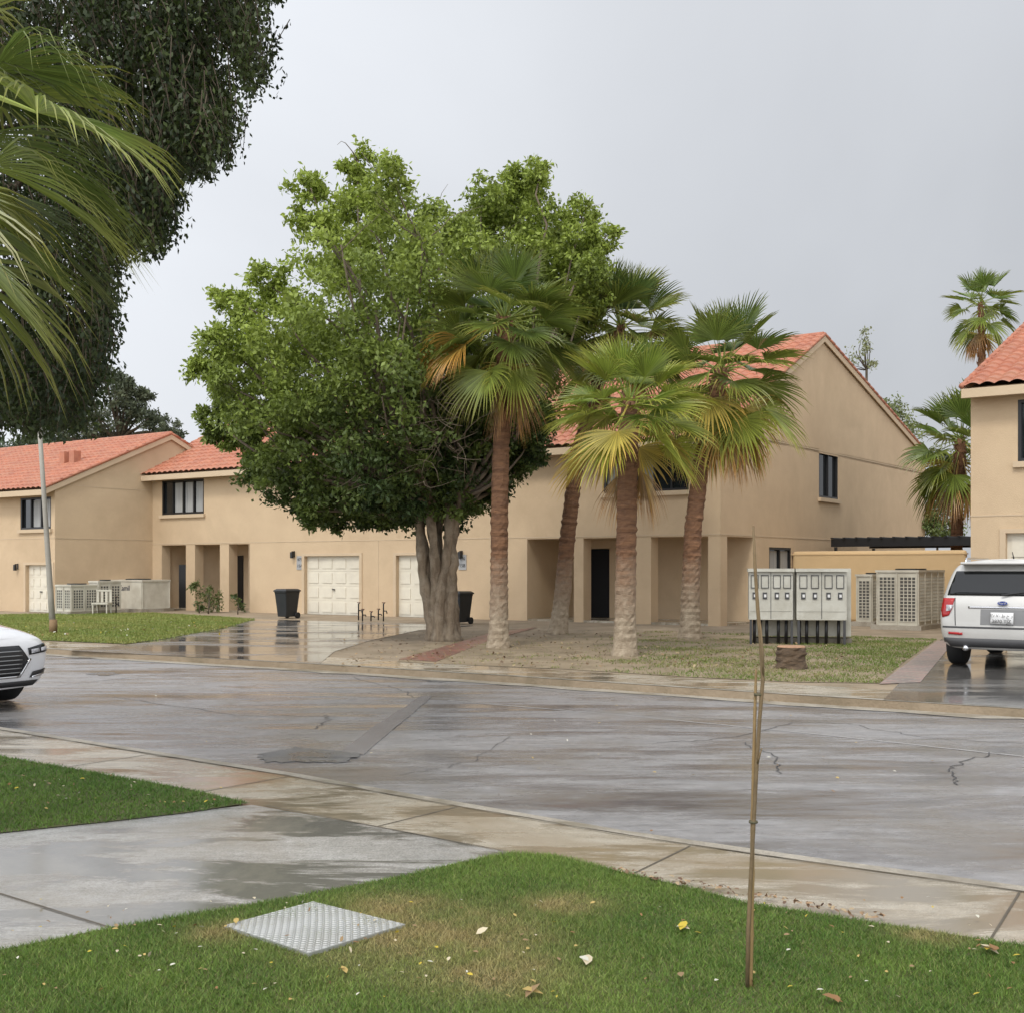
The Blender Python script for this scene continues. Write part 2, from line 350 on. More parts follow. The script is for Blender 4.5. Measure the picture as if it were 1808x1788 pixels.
def cnear(X,Y,m):
    t=np.clip(.5+.6*vn(X,Y,1.6,2)+.25*vn(X,Y,9,4)+rng.normal(0,.22,m),0,1);C=lerp((.085,.175,.024),(.20,.30,.055),t)
    d=np.zeros(m)
    for x,y,r in dc: d=np.maximum(d,np.exp(-((X-x)**2+((Y-y)*1.2)**2)/r**2)*(.9+.6*vn(X,Y,7,1)))
    d=np.clip(d+.35*(rng.random(m)<.15),0,.92);C=C*(1-d[:,None])+np.array((.44,.35,.16))[None]*d[:,None]
    return C*rng.uniform(.5,1.4,m)[:,None]
grass('lawn_grass',LN,520000,.009,.026,.004,.009,cnear,'short green lawn grass with a dry brown patch',((-3.3,3.5),(4.5,7.3)))
def cleft(X,Y,m):
    t=np.clip(.5+.5*vn(X,Y,1.6,2)+rng.normal(0,.2,m),0,1);return lerp((.07,.16,.022),(.16,.26,.045),t)*rng.uniform(.6,1.35,m)[:,None]
grass('lawn_grass',LL,260000,.014,.030,.007,.010,cleft,'short green lawn grass beside a wet pavement',((-7.5,6.2),(0,14)))
def cfar(X,Y,m):
    t=np.clip(.5+.5*vn(X,Y,.8,2)+rng.normal(0,.25,m),0,1);return lerp((.17,.25,.04),(.34,.33,.10),t)*rng.uniform(.8,1.2,m)[:,None]
grass('lawn_grass',LFAR,120000,.03,.06,.03,.010,cfar,'yellowish green lawn grass beside houses')
def cpal(X,Y,m):
    t=np.clip(.45+.6*vn(X,Y,1.1,2)-.06*(X-2)+rng.normal(0,.25,m),0,1);return lerp((.14,.21,.035),(.34,.29,.13),t)*rng.uniform(.75,1.2,m)[:,None]
grass('lawn_grass',LR,150000,.015,.045,.018,.006,cpal,'thin patchy lawn under palm trees',None,lambda X,Y:np.clip(-.06+.12*(X-.5)+.055*(20.5-Y)+.75*vn(X,Y,1.2,3),.01,.9))
# fallen leaves
def litter(name,pp,n,size,z,cols,label):
    P=[];
    for _ in range(n):
        q=pp();P.append((q[0],q[1],z+random.uniform(0,.012)))
    P=np.array(P);A=rng.normal(size=(n,3));A[:,2]*=.25;A=unit(A);B=np.cross(A,np.array([[0,0,1.]])+rng.normal(0,.3,(n,3)));B=unit(B);L=rng.uniform(.6,1.2,n)[:,None]*size
    Nn=np.cross(A,B);Nn*=np.sign(Nn[:,2:3])
    V=np.stack([P-A*L*.5,P-A*L*.2+B*L*.24+Nn*L*.12,P+A*L*.2+B*L*.22+Nn*L*.14,P+A*L*.55+Nn*L*.08,P+A*L*.2-B*L*.22+Nn*L*.14,P-A*L*.2-B*L*.24+Nn*L*.12],1).reshape(-1,3)
    C=np.array([random.choice(cols) for _ in range(n)]);o=mknp(name,V,np.arange(6*n).reshape(n,6),np.repeat(C,6,axis=0),GRB);setp(o,label,'leaves',None,'stuff')
cl=[(.6,.52,.36),(.5,.36,.12),(.62,.6,.5),(.28,.15,.06),(.55,.42,.05),(.3,.2,.1)]
litter('fallen_leaves',lambda:G(random.uniform(0,1800),random.uniform(1590,1780)),170,.026,.026,cl,'dry fallen leaves scattered on green lawn')
litter('fallen_leaves',lambda:(lambda p:G(p[0]+random.uniform(-8,8),p[1]))(random.choice([(1480,1706),(855,1660),(605,1727),(1205,1650),(1200,1735),(480,1670),(408,1668),(1660,1690),(940,1768),(1030,1710),(1750,1690),(1475,1780),(410,1640)])),18,.07,.03,cl,'large pale dry leaves lying on lawn')
def edgep():
    t=random.random();x=1080+t*480;y=1541+(x-1080)*.183+random.uniform(-5,6);return G(x,y)
litter('fallen_leaves',edgep,160,.032,.02,[(.2,.12,.07),(.35,.22,.12),(.14,.08,.05),(.4,.3,.18)],'brown leaf litter along the pavement edge')
litter('fallen_leaves',lambda:G(random.uniform(0,400),random.uniform(1375,1440)),50,.03,.026,cl,'dry leaves scattered over lawn')
litter('fallen_leaves',lambda:G(random.uniform(600,1500),random.uniform(1115,1180)),900,.07,.03,[(.3,.2,.1),(.42,.32,.18),(.2,.13,.07),(.14,.09,.05)],'brown leaf litter under trees')
litter('fallen_leaves',lambda:G(random.uniform(0,400),random.uniform(1098,1125)),120,.07,.05,cl,'pale leaves scattered over lawn')
litter('fallen_leaves',lambda:G(random.uniform(100,1750),random.uniform(1215,1480),-.1),60,.035,-.09,cl[:4],'small leaves and grit lying on the road')
# ------------------------------------------------ houses
def roof_sheet(mb,P,s0,s1,t0,z0,t1,z1,ds=.05,course=.36,lift=.0):
    L=math.hypot(t1-t0,z1-z0);nc=max(2,int(L/course));ns=int(round((s1-s0)/ds));base=len(mb.v)
    rows=[]
    for c in range(nc):
        for e,k in ((0,.045),(1,.0)):
            f=(c+e*.999)/nc;rows.append((t0+(t1-t0)*f,z0+(z1-z0)*f+k+lift))
    for (t,z) in rows:
        for i in range(ns+1):
            s=s0+(s1-s0)*i/ns;w=.055*abs(math.sin(math.pi*s/.3));mb.v.append(P(s,t,z+w))
    n=ns+1
    for r in range(len(rows)-1):
        for i in range(ns): mb.f.append((base+r*n+i,base+r*n+i+1,base+(r+1)*n+i+1,base+(r+1)*n+i))
def wallgrid(mb,W,a0,a1,z0,z1,holes,d=0.,rev=.12):
    A=sorted({a0,a1,*[h[0] for h in holes],*[h[1] for h in holes]});Z=sorted({z0,z1,*[h[2] for h in holes],*[h[3] for h in holes]})
    for i in range(len(A)-1):
        for j in range(len(Z)-1):
            am=(A[i]+A[i+1])/2;zm=(Z[j]+Z[j+1])/2
            if any(h[0]<am<h[1] and h[2]<zm<h[3] for h in holes): continue
            mb.quad(W,A[i],A[i+1],Z[j],Z[j+1],d)
    for h in holes:
        r=h[4] if len(h)>4 else rev
        if r<=0: continue
        b0,b1,c0,c1=h[:4]
        for q in ([(b0,c0),(b0,c1)],[(b1,c0),(b1,c1)],[(b0,c1),(b1,c1)],[(b0,c0),(b1,c0)]):
            (p,q1),(p2,q2)=q;mb.add([W(p,q1,d),W(p2,q2,d),W(p2,q2,d-r),W(p,q1,d-r)],[(0,1,2,3)])
def window(h,W,a0,a1,z0,z1,panes=4,sill=True,curtain=()):
    g=MB();g.quad(W,a0,a1,z0,z1,-.10);gl=mk('window',g,GLASS,h)
    f=MB();w=.07
    f.box(W,a0+.001,a1-.001,z1-w,z1-.001,-.095,-.01);f.box(W,a0+.001,a1-.001,z0+.001,z0+w,-.095,-.01)
    for i in range(panes+1):
        a=a0+(a1-a0)*i/panes
        if i==0:l=a0+.002;r=a0+w
        elif i==panes:l=a1-w;r=a1-.002
        else:l=a-.025;r=a+.025
        f.box(W,l,r,z0+w,z1-w,-.092,-.014)
    mk('window_frame',f,BLACK,gl)
    for i in curtain:
        b0=a0+(a1-a0)*i/panes+.05;b1=a0+(a1-a0)*(i+1)/panes-.05;mk('curtain',MB().quad(W,b0,b1,z0+w+.02,z1-w-.03,-.097),CURT,gl)
    if sill:
        s=MB();s.box(W,a0-.08,a1+.08,z0-.13,z0-.003,-.02,.09);mk('window_sill',s,STUCD,gl)
    return gl
def garage(h,W,a0,a1,z1,rows=4,cols=4):
    m=MB();m.quad(W,a0,a1,0,z1,-.12);
    pw=(a1-a0)/cols;ph=z1/rows
    for i in range(cols):
        for j in range(rows):
            m.box(W,a0+pw*i+.09,a0+pw*(i+1)-.09,ph*j+.08,ph*(j+1)-.08,-.119,-.10)
    for j in range(1,rows): m.box(W,a0+.01,a1-.01,ph*j-.012,ph*j+.0,-.119,-.113)
    d=mk('garage_door',m,CREAM,h)
    f=MB();f.box(W,a0-.12,a0-.002,0.001,z1+.1,-.05,.03);f.box(W,a1+.002,a1+.12,.001,z1+.1,-.05,.03);f.box(W,a0-.002,a1+.002,z1+.003,z1+.1,-.05,.029);mk('door_frame',f,STUCD,d)
    k=MB();c=(a0+a1)/2;k.box(W,c-.05,c+.05,z1*.42,z1*.42+.04,-.099,-.06);mk('handle',k,BLACK,d)
def walllamp(h,W,a,z):
    m=MB();m.box(W,a-.03,a+.03,z-.1,z+.12,.002,.03);m.box(W,a-.015,a+.015,z+.08,z+.11,.03,.14);m.box(W,a-.05,a+.05,z-.14,z+.08,.08,.17);mk('wall_lamp',m,BLACK,h,bevel=.01)
def numsign(h,W,a,z,l1,l2,u):
    m=MB();m.box(W,a-.15,a+.15,z-.24,z+.24,.002,.02);s=mk('number_sign',m,SIGN,h)
    textobj(l1,.15,BLACK,s,W(a,z+.11,.024),u,(0,0,1));textobj(l2,.15,BLACK,s,W(a,z-.11,.024),u,(0,0,1))
def solver(C,d):
    def f(px,py=None):
        r=(px-CX)/F;s=(r*C[1]-C[0])/(d[0]-r*d[1]);Y=C[1]+d[1]*s
        return s if py is None else (s,H+(HY-py)*Y/F)
    return f
def house(name,label,C,R,B,ta,ze,za,tb,zb,front,gable):
    C=Vector((*C,0));R=Vector((*R,0));w=(R-C).length;u=(R-C)/w;v=Vector((*B,0)).normalized()
    P=lambda s,t,z:(C.x+u.x*s+v.x*t,C.y+u.y*s+v.y*t,z)
    h=thing(name,(C+R)/2+v*tb*.5,label,'house')
    WF=lambda a,z,d:P(a,-d,z)
    WR=lambda a,z,d:P(w+d,a,z)
    WL=lambda a,z,d:P(-d,a,z)
    m=MB()
    wallgrid(m,WF,0,w,0,ze,front,0)
    wallgrid(m,WR,0,tb,0,ze,gable,0)
    m.quad(WL,0,tb,0,ze,0);m.add([P(0,tb,0),P(w,tb,0),P(w,tb,zb),P(0,tb,zb)],[(0,1,2,3)])
    for W in (WR,WL):
        if zb>ze: m.add([W(0,ze,0),W(tb,ze,0),W(tb,zb,0),W(ta,za,0)],[(0,1,2,3)])
        else: m.add([W(0,ze,0),W(tb,ze,0),W(ta,za,0)],[(0,1,2)])
    return h,m,P,WF,WR,WL,w,u
def finish_roof(h,P,w,ta,ze,za,tb,zb,sov,ov=.55):
    r=MB();sl=(za-ze)/ta
    roof_sheet(r,P,-sov[0],w+sov[1],-ov,ze-ov*sl+.12,ta,za+.12)
    sb=(za-zb)/(tb-ta)
    r2=MB();roof_sheet(r2,P,-sov[0],w+sov[1],tb+.4,zb-.4*sb+.12,ta,za+.12,ds=.1)
    ro=mk('roof',r,TILE,h);mk('roof_back_slope',r2,TILE,ro)
    t=MB();n=int(w/.4)
    for i in range(n+1):
        s=-sov[0]+i*(w+sum(sov)-.1)/(n+1);t.tube([P(s,ta,za+.11),P(s+.46,ta,za+.13)],[.12,.10],8)
    for s in(-sov[0]+.02,w+sov[1]-.02):
        for (ta0,z0,t1,z1) in((-ov,ze-ov*sl,ta,za),(tb+.4,zb-.4*sb,ta,za)):
            L=math.hypot(t1-ta0,z1-z0);k=int(L/.42)
            for i in range(k):
                a=i/k;b=(i+1.12)/k;t.tube([P(s,ta0+(t1-ta0)*a,z0+(z1-z0)*a+.155),P(s,ta0+(t1-ta0)*b,z0+(z1-z0)*b+.14)],[.06,.05],6)
    mk('ridge_tiles',t,TILE,ro,True)
    f=MB()
    zf=ze-ov*sl
    W=lambda a,z,d:P(a,-d,z)
    f.box(W,-sov[0]+.02,w+sov[1]-.02,zf-.10,zf+.10,ov-.12,ov-.02)
    f.add([P(-sov[0]+.02,-ov+.1,zf-.05),P(w+sov[1]-.02,-ov+.1,zf-.05),P(w+sov[1]-.02,.0,ze-.03),P(-sov[0]+.02,.0,ze-.03)],[(0,1,2,3)])
    for s in(-sov[0]+.01,w+sov[1]-.05):
        for (ta0,z0,t1,z1) in((-ov+.03,zf,ta,za),(tb+.37,zb-.37*sb,ta,za)):
            f.add([P(s+ds,t,z) for ds in(0,.04) for t,z in((ta0,z0-.1),(t1,z1-.1),(t1,z1+.10),(ta0,z0+.10))],[(0,1,2,3),(4,7,6,5),(0,4,5,1),(1,5,6,2),(2,6,7,3),(3,7,4,0)])
    mk('fascia',f,STUCD,ro)
# ---------- middle house
C=G(262,1075)[:2];R=G(1272,1105)[:2];vB=Vector((.605,.796)).normalized()
w=(Vector(R)-Vector(C)).length;uu=(Vector(R)-Vector(C))/w
sf=solver(C,uu);sg=solver(R,vB)
OH=2.5
def zf(px,py): return sf(px,py)[1]
lp0,lp1=sf(283),sf(441);rp0=sf(931)
g1=(sf(538),sf(635));g2=(sf(700),sf(800));gz=zf(585,981)
w1=(sf(286),sf(360),zf(320,908),zf(320,847));w2=(sf(1066),sf(1216),zf(1140,868),zf(1140,806))
ta,za=7.3,9.12;tb,zb=18.,6.1;ze=5.35
td=sg(1330)
gw=(sg(1446),sg(1480),sg(1462,880)[1],sg(1462,796)[1]);gd=(sg(1358),sg(1397),.9,sg(1378,966)[1])
front=[(lp0,lp1,0,OH,1.8),(g1[0],g1[1],0,gz),(g2[0],g2[1],0,gz),(rp0,w,0,OH,0),(*w1,),(*w2,)]
gable=[(0,td,0,OH,0),(*gw,),(*gd,)]
h,m,P,WF,WR,WL,w,u=house('house','large two storey tan stucco duplex house with clay tile roof',C,R,vB,ta,ze,za,tb,zb,front,gable)
m.add([P(lp0,1.8,0),P(lp1,1.8,0),P(lp1,1.8,OH),P(lp0,1.8,OH)],[(0,1,2,3)])
solb=solver(P(0,td,0)[:2],u)
d0,d1=solb(1031),solb(1076);dz=solb(1050,968)[1]
Wb=lambda a,z,d:P(a,td-d,z)
wallgrid(m,Wb,rp0,w,0,OH,[(d0,d1,0,dz)],0)
m.add([P(rp0,0,0),P(rp0,td,0),P(rp0,td,OH),P(rp0,0,OH)],[(0,1,2,3)])
m.add([P(rp0,0,OH),P(w,0,OH),P(w,td,OH),P(rp0,td,OH)],[(0,1,2,3)])
mk('wall',m,STUC,h)
j=MB();zj=OH+.04
j.box(WF,0,w,zj,zj+.03,.001,.010);j.box(WR,0,tb,zj,zj+.03,.001,.010);j.box(WR,.3,tb-.1,5.42,5.45,.001,.008)
for a in (sf(440),sf(668),sf(930)): j.box(WF,a-.012,a+.012,0.02,zj,.001,.008)
mk('trim_band',j,STUCD,h)
for a0,a1 in((lp0+.001-.05,lp0+.08),(sf(328),sf(344)),(sf(388),sf(404))):
    c=MB();c.box(WF,a0,a1,0,OH-.002,-.40,-.006);mk('column',c,STUC,h)
for a0,a1 in((sf(1013),sf(1030)),(sf(1122),sf(1149)),(sf(1250),w-.004)):
    c=MB();c.box(WF,a0,a1,0,OH-.002,-.42,-.006);mk('column',c,STUC,h)
mk('porch_floor',MB().box(WF,lp0,lp1,.0,.06,-1.79,-.01),CONC,h);mk('porch_floor',MB().box(WF,rp0+.01,w-.01,.0,.06,-td+.01,-.01),CONC,h)
garage(h,WF,*g1,gz);garage(h,WF,*g2,gz)
window(h,WF,*w1,curtain=(1,2,3));window(h,WF,*w2,panes=5,curtain=(0,2));window(h,WR,*gw,panes=2);window(h,WR,*gd,panes=2,curtain=(0,1),sill=False)
dm=MB();dm.box(Wb,d0+.02,d1-.02,.06,dz-.02,-.1,-.05);dd=mk('door',dm,M('door_paint',(.010,.010,.011),None,5,.7,spec=.2),h)
dk=MB();dk.box(Wb,d0+.12,d0+.16,1.0,1.15,-.05,-.0);mk('handle',dk,CHR,dd)
dm=MB();Wl=lambda a,z,d:P(a,1.8-d,z);sl=solver(P(0,1.8,0)[:2],u);dm.box(Wl,sl(412),sl(430),.06,2.1,.001,.05);mk('door',dm,BLACK,h)
walllamp(h,WF,sf(520),zf(520,978));walllamp(h,WF,sf(816),zf(816,978));walllamp(h,Wb,solb(968),2.1)
numsign(h,WF,sf(530),zf(527,993),'475','15A',(*u,)[:3]);numsign(h,WF,sf(817),zf(817,992),'476','15B',(*u,)[:3])
finish_roof(h,P,w,ta,ze,za,tb,zb,(.45,.10))
PM,uM=P,u;wm=w
# ---------- left house
R2=G(97,1081)[:2];u2=uu;C2=(R2[0]-u2[0]*15,R2[1]-u2[1]*15)
sf2=solver(C2,u2);sg2=solver(R2,vB)
ze2=sf2(90,866)[1]+.15;ta2=sg2(300);za2=sg2(300,772)[1];gz2=sf2(70,997)[1]
wl=(sf2(36),sf2(90),sf2(60,934)[1],sf2(60,878)[1]);gg=(sf2(46),sf2(92))
h,m,P,WF,WR,WL,w,u=house('house','smaller two storey tan stucco house with orange tile roof',C2,R2,vB,ta2,ze2,za2,ta2*2,ze2,[(*wl,),(*gg,0,gz2)],[])
mk('wall',m,STUC,h);window(h,WF,*wl,panes=3,curtain=(1,2));garage(h,WF,*gg,gz2);walllamp(h,WF,sf2(32),sf2(32,1000)[1])
j=MB();zj=sf2(90,950)[1];j.box(WF,0,w,zj,zj+.03,.001,.01);j.box(WR,0,ta2*2,zj,zj+.03,.001,.01);j.box(WR,0.3,ta2*2-.3,ze2+.05,ze2+.075,.001,.01);mk('trim_band',j,STUCD,h)
for px_ in(38,55):
    s=sf2(px_-20);mk('roof_vent',MB().box(lambda a,z,d:P(a,2+d,z),s,s+.3,ze2+.9,ze2+1.55,0,.3),TILE,h)
finish_roof(h,P,w,ta2,ze2,za2,ta2*2,ze2,(.3,.12))
# ---------- right house
C3=G(1714,1130)[:2];R3=(C3[0]+uu[0]*16,C3[1]+uu[1]*16);sf3=solver(C3,uu)
ze3=sf3(1715,700)[1]+.2
wr=(sf3(1797),sf3(1797)+1.7,sf3(1800,815)[1],sf3(1800,706)[1]);gr_=(sf3(1776),sf3(1776)+2.6)
grz=sf3(1780,941)[1]
wr=(wr[0],wr[1],wr[2],min(wr[3],ze3-.25))
h,m,P,WF,WR,WL,w,u=house('house','two storey tan stucco house with clay tiles behind silver car',C3,R3,vB,7.3,ze3,ze3+3.,14.6,ze3,[(*wr,),(*gr_,0,grz)],[])
mk('wall',m,STUC,h);window(h,WF,*wr,panes=4,curtain=(2,));garage(h,WF,*gr_,grz)
j=MB();zj=sf3(1713,912)[1];j.box(WF,0,w,zj,zj+.03,.001,.01);j.box(WL,0,14.5,zj,zj+.03,.001,.01);mk('trim_band',j,STUCD,h)
finish_roof(h,P,w,7.3,ze3,ze3+3.,14.6,ze3,(.10,.12),.45)
# ---------- boundary walls
def gwall(name,label,a,b,hh,mat,th=.2,cat='wall'):
    a=Vector((*a,0));b=Vector((*b,0));d=(b-a);L=d.length;d/=L;n=Vector((-d.y,d.x,0))
    W=lambda s,z,q:tuple(a+d*s+n*q+Vector((0,0,z)))
    t=thing(name,(a+b)/2,label,cat);m=MB();m.box(W,0,L,0,hh,0,th);mk('wall_panel',m,mat,t,bevel=.08)
    c=MB();c.box(W,-.02,L+.02,hh-.12,hh-.09,-.015,th+.015);mk('coping',c,mat,t);return t
p1=PM(wm+.03,sg(1397),0)[:2];rr=(1706-CX)/F;k=(rr*p1[1]-p1[0])/(uM[0]-rr*uM[1]);p2=(p1[0]+uM[0]*k,p1[1]+uM[1]*k)
gwall('boundary_wall','yellow rendered garden wall between two houses',p1,p2,2.13,STUCY)
p3=PX(192,1070,47.)[:2];p4=PX(318,1070,45.)[:2]
gwall('boundary_wall','yellow rendered garden wall beside the smaller house',p3,p4,2.0,STUCY)
gt=thing('garden_gate',(*PX(322,1070,44.6)[:2],0),'narrow black metal garden gate between wall and house','gate');q=PX(316,1070,44.7)
WG=lambda a,z,d:(q[0]+a,q[1]+d,z);mk('gate_leaf',MB().box(WG,0,.3,.02,1.75,0,.05),BLACK,gt);mk('gate_post',MB().box(WG,.3,.36,0,1.9,-.02,.08),BLACK,gt)
pg=thing('carport',(*PX(1560,1050,37.)[:2],0),'flat dark carport roof with slats behind a garden wall','carport')
o0=Vector(PM(wm+.4,7.0,0));dv=Vector(uM)
Wp=lambda a,z,d:(o0.x+dv.x*a+vB[0]*d,o0.y+dv.y*a+vB[1]*d,z)
m=MB();m.box(Wp,0,5.6,2.30,2.56,0,.08);m.box(Wp,0,5.6,2.30,2.56,3.5,3.58);m.box(Wp,0.02,5.58,2.45,2.50,.09,3.49)
for i in range(15): m.box(Wp,.02+i*.39,.1+i*.39,2.565,2.60,-.1,3.7)
mk('carport_roof',m,BLACK,pg)
for a in(.1,5.4):
    for d in(0.01,3.5): mk('post',MB().box(Wp,a,a+.08,0,2.29,d,d+.08),BLACK,pg)
# ------------------------------------------------ AC units
def acunit(px,py,wd,dp,ht,label,nx=2,ny=2,logo=False,base=.12):
    o=Vector(G(px,py));a1=Vector((uM[0],uM[1],0));b1=Vector((vB[0],vB[1],0))
    e=thing('air_conditioner',o+a1*wd/2+b1*dp/2,label,'air conditioner')
    Wf=lambda a,z,d:tuple(o+a1*a+b1*(-d)+Vector((0,0,z)))
    Wr=lambda a,z,d:tuple(o+a1*(wd+d)+b1*a+Vector((0,0,z)))
    mk('plinth',MB().box(Wf,-.12,wd+.12,0,base,-dp-.1,.12),KERB,e)
    b=mk('casing',MB().box(Wf,0,wd,base,ht,-dp,0),ACW,e)
    mk('top_cover',MB().box(Wf,-.03,wd+.03,ht+.001,ht+.06,-dp-.03,.03),ACW,b)
    g=MB();s=MB()
    for W,L,n in((Wf,wd,nx),(Wr,dp,ny)):
        if n==0: continue
        for i in range(n):
            x0=L*i/n+.07;x1=L*(i+1)/n-.05;z0=base+.1;z1=ht-.12
            g.quad(W,x0,x1,z0,z1,.004)
            nb=max(3,int((x1-x0)/.085));nz=max(4,int((z1-z0)/.085))
            for k in range(nb+1): xx=x0+(x1-x0)*k/nb;s.box(W,xx-.011,xx+.011,z0,z1,.005,.02)
            for k in range(nz+1): zz=z0+(z1-z0)*k/nz;s.box(W,x0,x1,zz-.011,zz+.011,.0055,.018)
    if g.v: mk('coil',g,M('coil_fins',(.10,.095,.085),None,5,.8),b);mk('grille',s,ACW,b)
    for W,L,n in((Wf,wd,max(nx,1)),(Wr,dp,max(ny,1))):
        for i in range(n+1):
            x=min(max(L*i/n,.015),L-.015);mk('edge_trim',MB().box(W,x-.014,x+.014,base+.01,ht-.005,.0045,.028),ACW,b)
    if logo: textobj('Zamil',.28,M('logo_ink',(.03,.03,.05)),b,Wf(wd*.5,ht-.25,.006),a1,(0,0,1))
    fan=MB();c=o+a1*wd/2+b1*dp/2
    fan.tube([c+Vector((0,0,ht+.061)),c+Vector((0,0,ht+.1))],[min(wd,dp)*.38]*2,20);mk('fan_guard',fan,BLACK,b)
    return e
acunit(1548,1110,1.05,2.2,1.50,'large cream air conditioner with two rows of coil grilles',2,4)
acunit(1512,1104,.42,1.2,1.38,'narrow cream air conditioner with coil grilles',1,2)
acunit(99,1084,.85,1.0,.98,'pair of small cream condenser units with grilles',2,2)
acunit(158,1082,.5,.9,1.1,'cream condenser unit with a coil grille',1,2)
acunit(189,1078,2.0,1.2,1.12,'wide cream packaged air conditioner with a script logo',0,0,True)
# ------------------------------------------------ meter cabinet
o=Vector(G(1322,1137));a1=Vector((.985,-.17,0)).normalized();b1=Vector((.17,.985,0))
e=thing('electric_meter_cabinet',o+a1*1.05,'two pale cream electric meter cabinets on legs with conduits','meter cabinet')
Wf=lambda a,z,d:tuple(o+a1*a+b1*(-d)+Vector((0,0,z)))
MET=M('meter_paint',(.55,.54,.475),(.47,.46,.40),2,.5,.1,30,dirt=(.38,.36,.29),dsc=2)
MWN=M('meter_window_frame',(.33,.32,.27),(.28,.27,.23),6,.5)
mk('back_panel',MB().box(Wf,.12,2.14,.16,1.60,-.90,-.47),MET,e,bevel=.01)
mk('plinth',MB().box(Wf,.12,2.15,0,.12,-.95,-.42),M('stained_plinth',(.20,.18,.14),(.12,.105,.08),4,.9),e)
for x0,x1 in((0,.91),(.98,2.0)):
    cb=mk('cabinet',MB().box(Wf,x0,x1,.52,1.53,-.40,0),MET,e,bevel=.012)
    mk('rain_hood',MB().box(Wf,x0-.02,x1+.02,1.533,1.60,-.44,.07),MET,cb)
    hf=(x1-x0)/2;mk('door_gap',MB().box(Wf,x0+hf-.006,x0+hf+.006,.55,1.52,.001,.008),CLAD,cb);mk('door_gap',MB().box(Wf,x0+.02,x1-.02,.70,.706,.001,.007),MWN,cb)
    for c_ in range(4):
        xc=x0+hf*(.27+.46*(c_%2)) if c_<2 else x0+hf*(1.27+.46*(c_%2))
        f=MB();z0,z1=1.20,1.45
        f.box(Wf,xc-.08,xc+.08,z1,z1+.014,.001,.02);f.box(Wf,xc-.08,xc+.08,z0-.014,z0,.001,.02);f.box(Wf,xc-.08,xc-.066,z0,z1,.001,.02);f.box(Wf,xc+.066,xc+.08,z0,z1,.001,.02)
        wn=mk('meter_window',f,CLAD,cb);mk('meter_pane',MB().quad(Wf,xc-.066,xc+.066,z0,z1,.004),MET,wn)
        mk('latch',MB().box(Wf,xc-.045,xc+.045,.96,1.10,.002,.02),CLAD,cb)
        mk('latch_label',MB().box(Wf,xc-.018,xc+.03,1.0,1.06,.021,.028),WHT,cb)
for x in(.12,.25,.38,.62,.78,1.05,1.2,1.42,1.6,1.85):
    mk('conduit',MB().tube([Wf(x,0,-.12-.1*random.random()),Wf(x,.519,-.15)],[.034,.034],8),BLACK,e,True)
for x in(.02,.86,1.0,1.93): mk('leg',MB().box(Wf,x,x+.05,0,.518,-.07,-.02),CLAD,e)
# ------------------------------------------------ stump
q=Vector(G(1397,1180));e=thing('tree_stump',q,'low sawn palm stump standing in patchy grass','tree stump')
pts=[q+Vector((0,0,z)) for z in(0,.05,.1,.15,.2,.25,.3,.35)];mk('bark',MB().tube(pts,[.27,.25,.235,.24,.225,.235,.23,.24],18,flute=.2),M('stump_bark',(.17,.115,.07),(.06,.042,.028),6,.95,1.,20,stretch=(1,1,4)),e)
mk('cut_face',MB().tube([q+Vector((0,0,.351)),q+Vector((0,0,.37))],[.225,.21],18),M('cut_wood',(.46,.27,.16),(.30,.17,.10),12),e)
# ------------------------------------------------ lamp post
q=Vector(G(94,1118));top=Vector(PX(70,760,27.8));e=thing('street_lamp',q,'thin pale grey steel lamp post leaning slightly','street lamp')
d=(top-q);mk('pole',MB().tube([q,q+d*.2,q+d*.6,q+d*1.25],[.078,.07,.058,.05],12),M('pole_paint',(.36,.34,.29),(.28,.26,.22),3,.6),e,True)
tp=q+d*1.25;mk('arm',MB().tube([tp,tp+Vector((.1,-.25,.12)),tp+Vector((.4,-.9,.2))],[.05,.045,.04],8),STEEL,e,True)
mk('lamp_head',MB().tube([tp+Vector((.35,-.8,.19)),tp+Vector((.45,-1.05,.22)),tp+Vector((.65,-1.5,.2))],[.05,.12,.06],10),ACW,e,True)
mk('base_collar',MB().tube([q,q+Vector((0,0,.35))],[.10,.092],12),M('rusty',(.25,.16,.08)),e,True)
# ------------------------------------------------ bins
def binn(px,py,label):
    q=Vector(G(px,py));e=thing('wheelie_bin',q,label,'rubbish bin','bins beside garage doors')
    a=Vector((uM[0],uM[1],0));b=Vector((vB[0],vB[1],0))
    def T(x,y,z): return tuple(q+a*x+b*y+Vector((0,0,z)))
    fc=[(3,2,1,0),(0,1,5,4),(1,2,6,5),(2,3,7,6),(3,0,4,7),(4,5,9,8),(5,6,10,9),(6,7,11,10),(7,4,8,11),(8,9,10,11)]
    m=MB();vs=[T(x*s,y*s2,z) for z,s,s2 in((.06,.19,.22),(.80,.25,.29),(.86,.265,.31)) for x,y in((-1,-1),(1,-1),(1,1),(-1,1))]
    m.add(vs,fc);mk('bin_body',m,PLAST,e,bevel=.02)
    m=MB();vs=[T(x*s,y*s2,z) for z,s,s2 in((.862,.28,.33),(.90,.28,.33),(.95,.21,.26)) for x,y in((-1,-1),(1,-1),(1,1),(-1,1))]
    m.add(vs,fc);mk('lid',m,PLAST,e,bevel=.015)
    for sx in(-.23,.23): mk('wheel',MB().tube([T(sx-.03,.22,.1),T(sx+.03,.22,.1)],[.1,.1],14),TYRE,e)
    mk('handle',MB().tube([T(-.2,.37,.88),T(.2,.37,.88)],[.018,.018],8),PLAST,e)
binn(507,1091,'black wheelie bin beside a cream garage door');binn(811,1101,'black wheelie bin beside a tree trunk')
